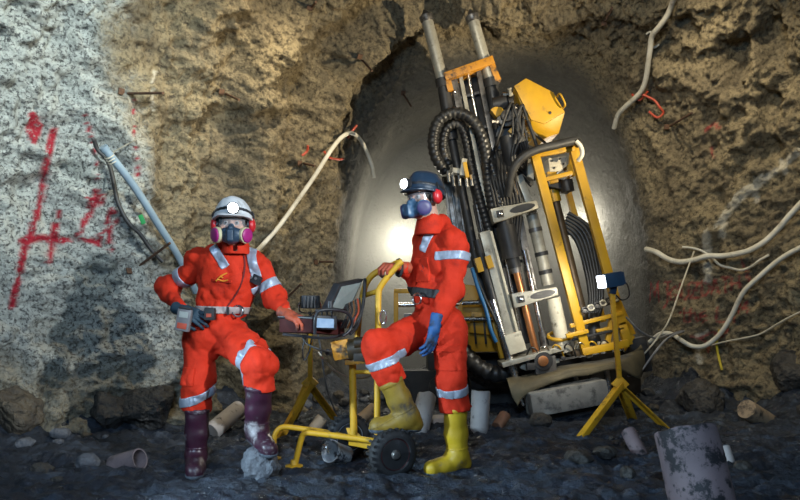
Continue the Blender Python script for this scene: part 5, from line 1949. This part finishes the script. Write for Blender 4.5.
hose('air_hose', [(256, 252), (268, 239), (280, 225), (293, 207), (305, 190), (316, 174), (326, 158), (334, 146), (342, 137), (350, 133), (357, 136), (363, 144), (368, 155), (372, 166), (374, 178)], .07, .021, WHITEHOSE, 'white hose arching over a hook on the brown wall', 'hose', 2)
hose('air_hose', [(675, -6), (672, 4), (667, 16), (659, 27), (652, 36), (650, 50), (648, 64), (646, 78), (642, 90), (634, 99), (625, 107), (618, 115), (614, 128)], .07, .026, WHITEHOSE, 'white hose hanging from the roof above the yellow cage', 'hose', 1)
obj('hose_tie', MB().tube([wall_at(644, 35, .1), wall_at(648, 34, .13), wall_at(653, 37, .14), wall_at(657, 41, .12), wall_at(663, 42, .08)], .010, 6, 6), WHITEHOSE, smooth=60, label='knotted white tie around the hanging roof hose', cat='tie')
hose('air_hose', [(646, 249), (656, 252), (668, 259), (680, 262), (694, 260), (708, 256), (722, 256), (736, 254), (750, 250), (764, 242), (778, 229), (790, 215), (806, 198)], .09, .027, WHITEHOSE, 'upper of two white hoses strung across the right wall', 'hose', 2)
hose('air_hose', [(806, 245), (790, 253), (775, 263), (760, 276), (746, 289), (739, 300), (733, 313), (725, 327), (716, 338), (704, 346), (692, 346), (681, 340), (671, 334), (660, 334), (650, 342)], .09, .023, WHITEHOSE, 'lower white hose looping under the red handwriting', 'hose', 2)
hose('thin_wire', [(682, 247), (692, 248), (702, 251), (712, 258), (720, 265), (731, 268), (742, 270), (752, 266), (760, 260), (769, 255)], .06, .012, WHITEHOSE, 'thin white wire drooping between the two right hoses', 'wire', 1)
obj('guy_wire', MB().tube([wall_at(693, 251, .08), P(680, 290, 6.5), P(668, 322, 6.35), P(652, 345, 6.3), P(638, 360, 6.35)], .008, 6, 6), WIREP, smooth=60, label='pale wire running down from the upper right hose', cat='wire')
obj('power_cable', MB().tube([P(626, 317, 6.15), P(640, 331, 6.2), P(655, 338, 6.4), P(668, 335, 6.6), P(682, 331, 6.75)], .010, 6, 6), WIREG, smooth=60, label='grey cable from the cage to the right wall', cat='cable')
obj('power_cable', MB().tube([P(684, 331, 6.6), P(668, 338, 6.4), P(655, 352, 6.25), P(640, 372, 6.2), P(628, 376, 6.15)], .010, 6, 6), WIREG, smooth=60, label='grey cable drooping beside the tarpaulin end', cat='cable')
hose('thin_wire', [(712, 345), (728, 341), (744, 338), (760, 334), (774, 326), (788, 318), (806, 309)], .05, .008, WIREP, 'fine pale string below the lower right hose', 'wire', 1)
hose('marking_strap', [(720, 330), (717, 338), (717, 348), (719, 358), (722, 370)], .07, .012, YSTRAP, 'yellow strap hanging from the lower right hose', 'strap', 1)
obj('power_cable', MB().tube([P(318, 352, 4.5), P(326, 362, 4.5), P(336, 371, 4.5), P(348, 377, 4.5), P(362, 378, 4.5), P(374, 374, 4.5), P(392, 364, 4.5)], .008, 6, 6), WHITEHOSE, smooth=60, label='white cable hanging in a loop behind the trolley upright', cat='cable')
obj('power_cable', MB().tube([P(314, 320, 5.38), P(320, 345, 5.35), P(326, 385, 5.4), P(334, 408, 5.5), P(343, 424, 5.6)], .007, 6, 6), WIREG, smooth=60, label='thin grey cable from the black tripod lamp', cat='cable')

# rock bolts and rebar stubs
bolts = [((122, 92), (163, 93), .30, RUST, 'rusty bar sticking out above the blue-grey pipe'),
         ((130, 271), (170, 243), .26, RUST, 'rusty bar crossing the blue-grey pipe'),
         ((222, 92), (239, 100), .2, RUST, 'rusty bar high on the brown wall'),
         ((360, 57), (372, 71), .2, RUST, 'rusty bar in the roof left of the stingers'),
         ((403, 93), (411, 106), .2, RUST, 'short rusty bar beside the arch top'),
         ((300, 163), (315, 166), .16, RUST, 'rusty bar beside the arching white hose'),
         ((316, 262), (333, 262), .14, RUST, 'rusty bar low on the brown wall behind the console lamp'),
         ((286, 298), (301, 284), .16, RUST, 'rusty bar above the maroon tray'),
         ((667, 127), (692, 113), .18, RUST, 'thin rusty bar right of the red hooks'),
         ((310, 8), (316, 2), .2, RUST, 'rusty stub at the top of the roof'),
         ((604, 23), (612, 8), .18, RUST, 'rusty stub in the roof above the hood')]
for (x0, y0), (x1, y1), ln, m_, lab in bolts:
    a = wall_at(x0, y0, -.05)
    b = P(x1, y1, min(a.y, wall_depth(x1, y1)) - ln)
    t_ = thing('rock_bolt', lab, 'bar', tuple(a), 'rusty bars in the rock')
    obj('bar', MB().tube([a, b], .011, 8, 0), m_, t_, smooth=60)
    c = wall_at(x0, y0, .02)
    ax = (b - a).normalized()
    obj('plate', MB().box(c, (.05, .012, .05), ax.to_track_quat('Y', 'Z').to_matrix()), m_, t_, bevel=.003)
hooks = [([(631, 92), (634, 97), (640, 96), (646, 90)], 'red hook holding the white roof hose'),
         ([(647, 90), (655, 98), (662, 107), (661, 113), (655, 117), (651, 112)], 'large red hook below the white roof hose'),
         ([(325, 152), (330, 158), (337, 160), (341, 156)], 'red hook under the arching white hose'),
         ([(347, 138), (350, 132), (354, 128)], 'red hook at the top of the arching white hose'),
         ([(303, 156), (307, 152), (309, 146)], 'small red hook left of the arching white hose')]
for pts, lab in hooks:
    obj('wall_hook', MB().tube(wall_path(pts, .11), .012, 8, 5), REDIRON, smooth=60, label=lab, cat='hook', group='red wall hooks')

# ================================================================== cores, buckets and stones
CORE = mat('muddy_core', (0.20, 0.15, 0.16), (0.14, 0.11, 0.12), 5, 0.6, 0.75, dirt=(0.018, 0.018, 0.022), dscale=9, dthr=(0.50, 0.57), bump=.15)
COREW = mat('pale_core', (0.46, 0.43, 0.42), (0.36, 0.33, 0.32), 6, 0.6, 0.75, dirt=(0.10, 0.09, 0.09), dscale=12, dthr=(0.58, 0.66), bump=.12)
CORET = mat('tan_core', (0.40, 0.30, 0.20), (0.28, 0.21, 0.14), 8, 0.65, 0.8, dirt=(0.06, 0.05, 0.04), dscale=10, bump=.15)
TUBEP = mat('mauve_tube', (0.20, 0.16, 0.17), (0.12, 0.10, 0.11), 8, 0.5, 0.65, dirt=(0.03, 0.03, 0.035), dscale=9)
BUCKETW = mat('white_bucket', (0.56, 0.57, 0.58), (0.45, 0.46, 0.47), 8, 0.45, 0.6, dirt=(0.04, 0.04, 0.05), dscale=14, dthr=(0.53, 0.60))
STONE = mat('dark_stone', (0.060, 0.055, 0.048), (0.022, 0.021, 0.021), 9, 0.55, 0.8, bump=1.0, bscale=22, bdist=.05)
STONEB = mat('brown_stone', (0.12, 0.095, 0.062), (0.06, 0.05, 0.04), 9, 0.6, 0.85, bump=1.0, bscale=22, bdist=.05)
STONEG = mat('grey_stone', (0.13, 0.14, 0.16), (0.06, 0.066, 0.08), 9, 0.6, 0.8, bump=1.0, bscale=25, bdist=.03)


def core(a, b, r, m, label, name='concrete_core', hollow=False, seed=1, cat='core'):
    a, b = Vector(a), Vector(b)
    L = (b - a).length
    if hollow:
        prof = [(r, 0), (r, L), (r * .86, L), (r * .84, L * .12)]
    else:
        prof = [(r * .96, 0), (r, .012), (r, L * .33), (r, L * .66), (r, L - .012), (r * .965, L)]
    mb = MB().lathe(a, b - a, prof, 28)
    arr = np.array([tuple(v) for v in mb.v])
    ax = np.array((b - a).normalized())
    hh = (arr - np.array(a)) @ ax
    rad = arr - np.array(a) - hh[:, None] * ax
    nz = fbm(arr, .12, 2, .5, seed)
    arr = arr + rad * (0.05 * nz)[:, None]
    if not hollow:
        arr = arr + ax * (0.016 * fbm(arr, .09, 2, .5, seed + 4) * (hh > L * .8))[:, None]
    mb.v = [Vector(v) for v in arr]
    return obj(name, mb, m, smooth=35, label=label, cat=cat, group='cut cores lying about')


core(P(707, 520, 3.24), P(684, 429, 3.38), .152, CORE, 'large mud-smeared core standing tilted in the right foreground', seed=3)
core(P(479, 435, 5.42), P(481, 391, 5.45), .076, COREW, 'pale core standing upright behind the yellow boot', seed=5)
core(P(418, 436, 5.40), P(427, 395, 5.55), .082, COREW, 'pale core leaning between the two yellow boots', seed=6)
core(P(211, 432, 5.25), P(240, 408, 5.55), .072, COREW, 'pale core lying between the white-helmet miner\'s legs', seed=7)
core(P(114, 466, 4.28), P(140, 459, 4.22), .068, TUBEP, 'hollow mauve tube lying open-ended by the left wall', 'core_tube', True, 8, 'tube')
core(P(770, 424, 5.95), P(746, 409, 5.75), .085, CORET, 'tan core lying against the right wall', seed=9)
core(P(642, 458, 4.60), P(628, 431, 4.75), .052, CORE, 'slim muddy core leaning below the right tripod', seed=10)
core(P(729, 464, 4.40), P(724, 448, 4.45), .040, COREW, 'small pale core behind the large foreground core', seed=11)
core(P(313, 430, 5.1), P(322, 418, 5.15), .045, CORET, 'short tan core between the left tripod legs', seed=12)
core(P(497, 427, 5.5), P(505, 415, 5.6), .05, mat('rusty_core', (0.24, 0.11, 0.06), (0.15, 0.07, 0.04), 8, .7), 'short rusty core beside the upright pale core', seed=13)
core(P(360, 420, 5.6), P(374, 408, 5.7), .05, CORET, 'tan core behind the trolley upright', seed=14)

bk = thing('bucket', 'mud-splashed white bucket lying under the trolley frame', 'bucket', tuple(P(335, 462, 4.32)))
a, b = P(347, 455, 4.38), P(330, 451, 4.26)
L_ = (b - a).length
obj('bucket_shell', MB().lathe(a, b - a, [(.055, 0), (.070, L_), (.074, L_), (.074, L_ - .015), (.066, L_ - .012), (.05, .01)], 24), BUCKETW, bk, smooth=40)
obj('bucket_handle', MB().tube([b + Vector((0, -.07, 0)), P(325, 445, 4.2), P(322, 447, 4.26), P(325, 453, 4.32), b + Vector((0, .07, 0))], .005, 6, 6), CHROME, bk, smooth=60)

# grey beam and crates under the rig
BEAMM = mat('pale_concrete', (0.20, 0.20, 0.19), (0.13, 0.13, 0.125), 6, .7, .85, dirt=(0.06, 0.06, 0.06), dscale=8)
obj('concrete_sleeper', MB().beam(P(528, 404, 6.0), P(604, 390, 6.05), .22, .25), BEAMM, bevel=.025, label='pale grey sleeper beam under the olive tarpaulin', cat='sleeper')
obj('timber_baulk', MB().beam(P(528, 416, 6.2), P(610, 412, 6.2), .18, .25), BLACK, bevel=.02, label='dark beam on the mud below the pale sleeper', cat='beam')


def stone_mesh(c, r, seed, n=18, m=11):
    if max(r) > .12:
        n, m = 56, 36
    rs = random.Random(seed)
    mb = MB().ball((0, 0, 0), 1.0, n, m, Matrix.Rotation(rs.uniform(0, 3), 3, 'X'))
    arr = np.array([tuple(v) for v in mb.v])
    d = 1 + .30 * fbm(arr + seed * 3.1, .9, 2, .5, seed) + .14 * fbm(arr + seed, .3, 3, .6, seed + 5)
    # chip flat facets
    for _ in range(7):
        nv = np.array([rs.gauss(0, 1) for _ in range(3)])
        nv /= np.linalg.norm(nv)
        e = rs.uniform(.72, .95)
        pr = (arr * d[:, None]) @ nv
        d = np.where(pr > e, d * e / np.maximum(pr, 1e-6), d)
    d = d + (.07 if max(r) > .12 else .03) * fbm(arr + seed, .16, 3, .6, seed + 9)
    arr = arr * d[:, None] * np.array(r)
    cz, sz = math.cos(seed), math.sin(seed)
    arr = arr @ np.array([[cz, -sz, 0], [sz, cz, 0], [0, 0, 1]]).T + np.array(c)
    mb.v = [Vector(v) for v in arr]
    return mb


def stone(c, r, seed, m, label, group, name='stone'):
    return obj(name, stone_mesh(c, r, seed), m, smooth=38, label=label, cat='stone', group=group)


stone(AN_L + Vector((.04, -.06, -.21)), (.135, .115, .112), 21, STONEG, 'grey stone under the plum boot of the white-helmet miner', 'stones in the mud')
for i, (x, y, d, r, m_, lab) in enumerate([
        (16, 428, 5.0, (.22, .2, .2), STONEB, 'brown boulder at the far left edge'),
        (150, 402, 5.4, (.22, .2, .18), STONE, 'dark boulder bulging from the left wall beside the miner'),
        (108, 410, 5.3, (.16, .15, .15), STONE, 'dark boulder at the foot of the pale wall'),
        (86, 474, 4.15, (.085, .07, .055), STONEG, 'round stone near the left foreground'),
        (40, 476, 4.1, (.08, .07, .05), STONE, 'low dark stone in the left foreground'),
        (438, 420, 5.7, (.10, .08, .05), COREW, 'flat pale stone behind the leaning core'),
        (700, 398, 6.4, (.24, .2, .2), STONE, 'dark boulder under the lower right hose'),
        (792, 392, 6.15, (.2, .18, .2), STONE, 'dark boulder at the right edge'),
        (605, 462, 4.45, (.09, .08, .045), STONE, 'flat dark clod below the right tripod'),
        (580, 468, 4.3, (.12, .09, .05), STONE, 'wide dark clod in front of the rig'),
        (540, 428, 5.7, (.10, .1, .08), STONE, 'dark stone below the sleeper beam')]):
    c = P(x, y, d)
    c.z = max(ground(c.x, c.y) + r[2] * .45, min(c.z, ground(c.x, c.y) + r[2] * .8))
    stone(c, r, 30 + i, m_, lab, 'stones in the mud')
rs = random.Random(4)
placed = [(P(x_, 400, d_).x, d_, r_) for x_, d_, r_ in ((16, 5.0, .26), (150, 5.4, .27), (108, 5.3, .2), (86, 4.15, .1), (40, 4.1, .1), (438, 5.7, .12), (700, 6.4, .28), (792, 6.15, .25), (605, 4.45, .1), (580, 4.3, .14), (540, 5.7, .12), (225, 5.4, .22), (128, 4.25, .18), (756, 5.85, .22), (635, 4.67, .15), (726, 4.42, .08), (317, 5.1, .1), (501, 5.55, .12), (367, 5.65, .12), (479, 5.43, .12), (422, 5.47, .14), (278, 5.25, .1), (345, 5.75, .1), (580, 5.25, .1), (667, 5.62, .1), (633, 5.95, .1), (695, 3.3, .25), (566, 6.05, .6), (338, 4.3, .15))]
for i in range(190):
    side = rs.random()
    if side < .5:
        y = rs.uniform(4.6, 7.2)
        x = float(np.interp(y, vd, Lx)) + rs.uniform(.30, .85)
        lab, grp = 'small dark stone in the rubble along the left wall foot', 'rubble along the left wall'
    elif side < .8:
        y = rs.uniform(5.7, 7.1)
        x = float(np.interp(y, vd, Rx)) - rs.uniform(.30, .9)
        lab, grp = 'small dark stone in the rubble along the right wall foot', 'rubble along the right wall'
    else:
        y = rs.uniform(3.5, 5.6)
        x = rs.uniform(-2.2, 2.6)
        lab, grp = 'small muddy clod lying loose on the open mud floor', 'clods on the mud'
    r = rs.uniform(.025, .075) * (1.0 if side < .8 else .6)
    if abs(x + 1.27) < .3 and abs(y - 4.1) < .4 or abs(x - .3) < .4 and abs(y - 4.1) < .4:
        continue
    if abs(x + .2) < .7 and 3.7 < y < 4.7:
        continue
    if any(math.hypot(x - a_, y - b_) < r * 1.4 + c_ for a_, b_, c_ in placed):
        continue
    placed.append((x, y, r * 1.4))
    g = ground(x, y)
    stone((x, y, g + r * .35), (r * rs.uniform(.9, 1.4), r * rs.uniform(.8, 1.2), r * rs.uniform(.6, 1)), 100 + i, rs.choice([STONE, STONE, STONEB, STONEG] if side < .8 else [STONE]), lab, grp)

# ================================================================== dusty air in the heading, lit from behind
hm = bpy.data.materials.new('dusty_air')
hm.use_nodes = True
nt = hm.node_tree
nt.nodes.clear()
out = nt.nodes.new('ShaderNodeOutputMaterial')
vs_ = nt.nodes.new('ShaderNodeVolumeScatter')
vs_.inputs['Color'].default_value = (0.92, 0.90, 0.80, 1)
vs_.inputs['Density'].default_value = 0.26
vs_.inputs['Anisotropy'].default_value = 0.25
tcv = nt.nodes.new('ShaderNodeTexCoord')
sxyz = nt.nodes.new('ShaderNodeSeparateXYZ')
dmr = nt.nodes.new('ShaderNodeMapRange')
for k_, v_ in zip(('From Min', 'From Max', 'To Min', 'To Max'), (1.7, 3.4, 0.40, 0.03)):
    dmr.inputs[k_].default_value = v_
nt.links.new(tcv.outputs['Object'], sxyz.inputs[0])
nt.links.new(sxyz.outputs['Z'], dmr.inputs['Value'])
nt.links.new(dmr.outputs['Result'], vs_.inputs['Density'])
nt.links.new(vs_.outputs[0], out.inputs['Volume'])
hz = obj('haze', MB().prism([(-1.0, 7.35, .0), (3.1, 7.35, .0), (3.1, 7.35, 2.6), (2.3, 7.35, 3.6), (-.2, 7.35, 3.6), (-1.0, 7.35, 2.6)], (0, 2.3, 0)), hm, smooth=None,
         label='pale dusty haze filling the heading behind the rig', cat='haze', kind='stuff')
point('heading_lamp', P(402, 240, 8.3), 62, (1.0, 0.95, 0.78), .12)
point('heading_lamp', P(580, 222, 8.6), 40, (1.0, 0.95, 0.80), .12)
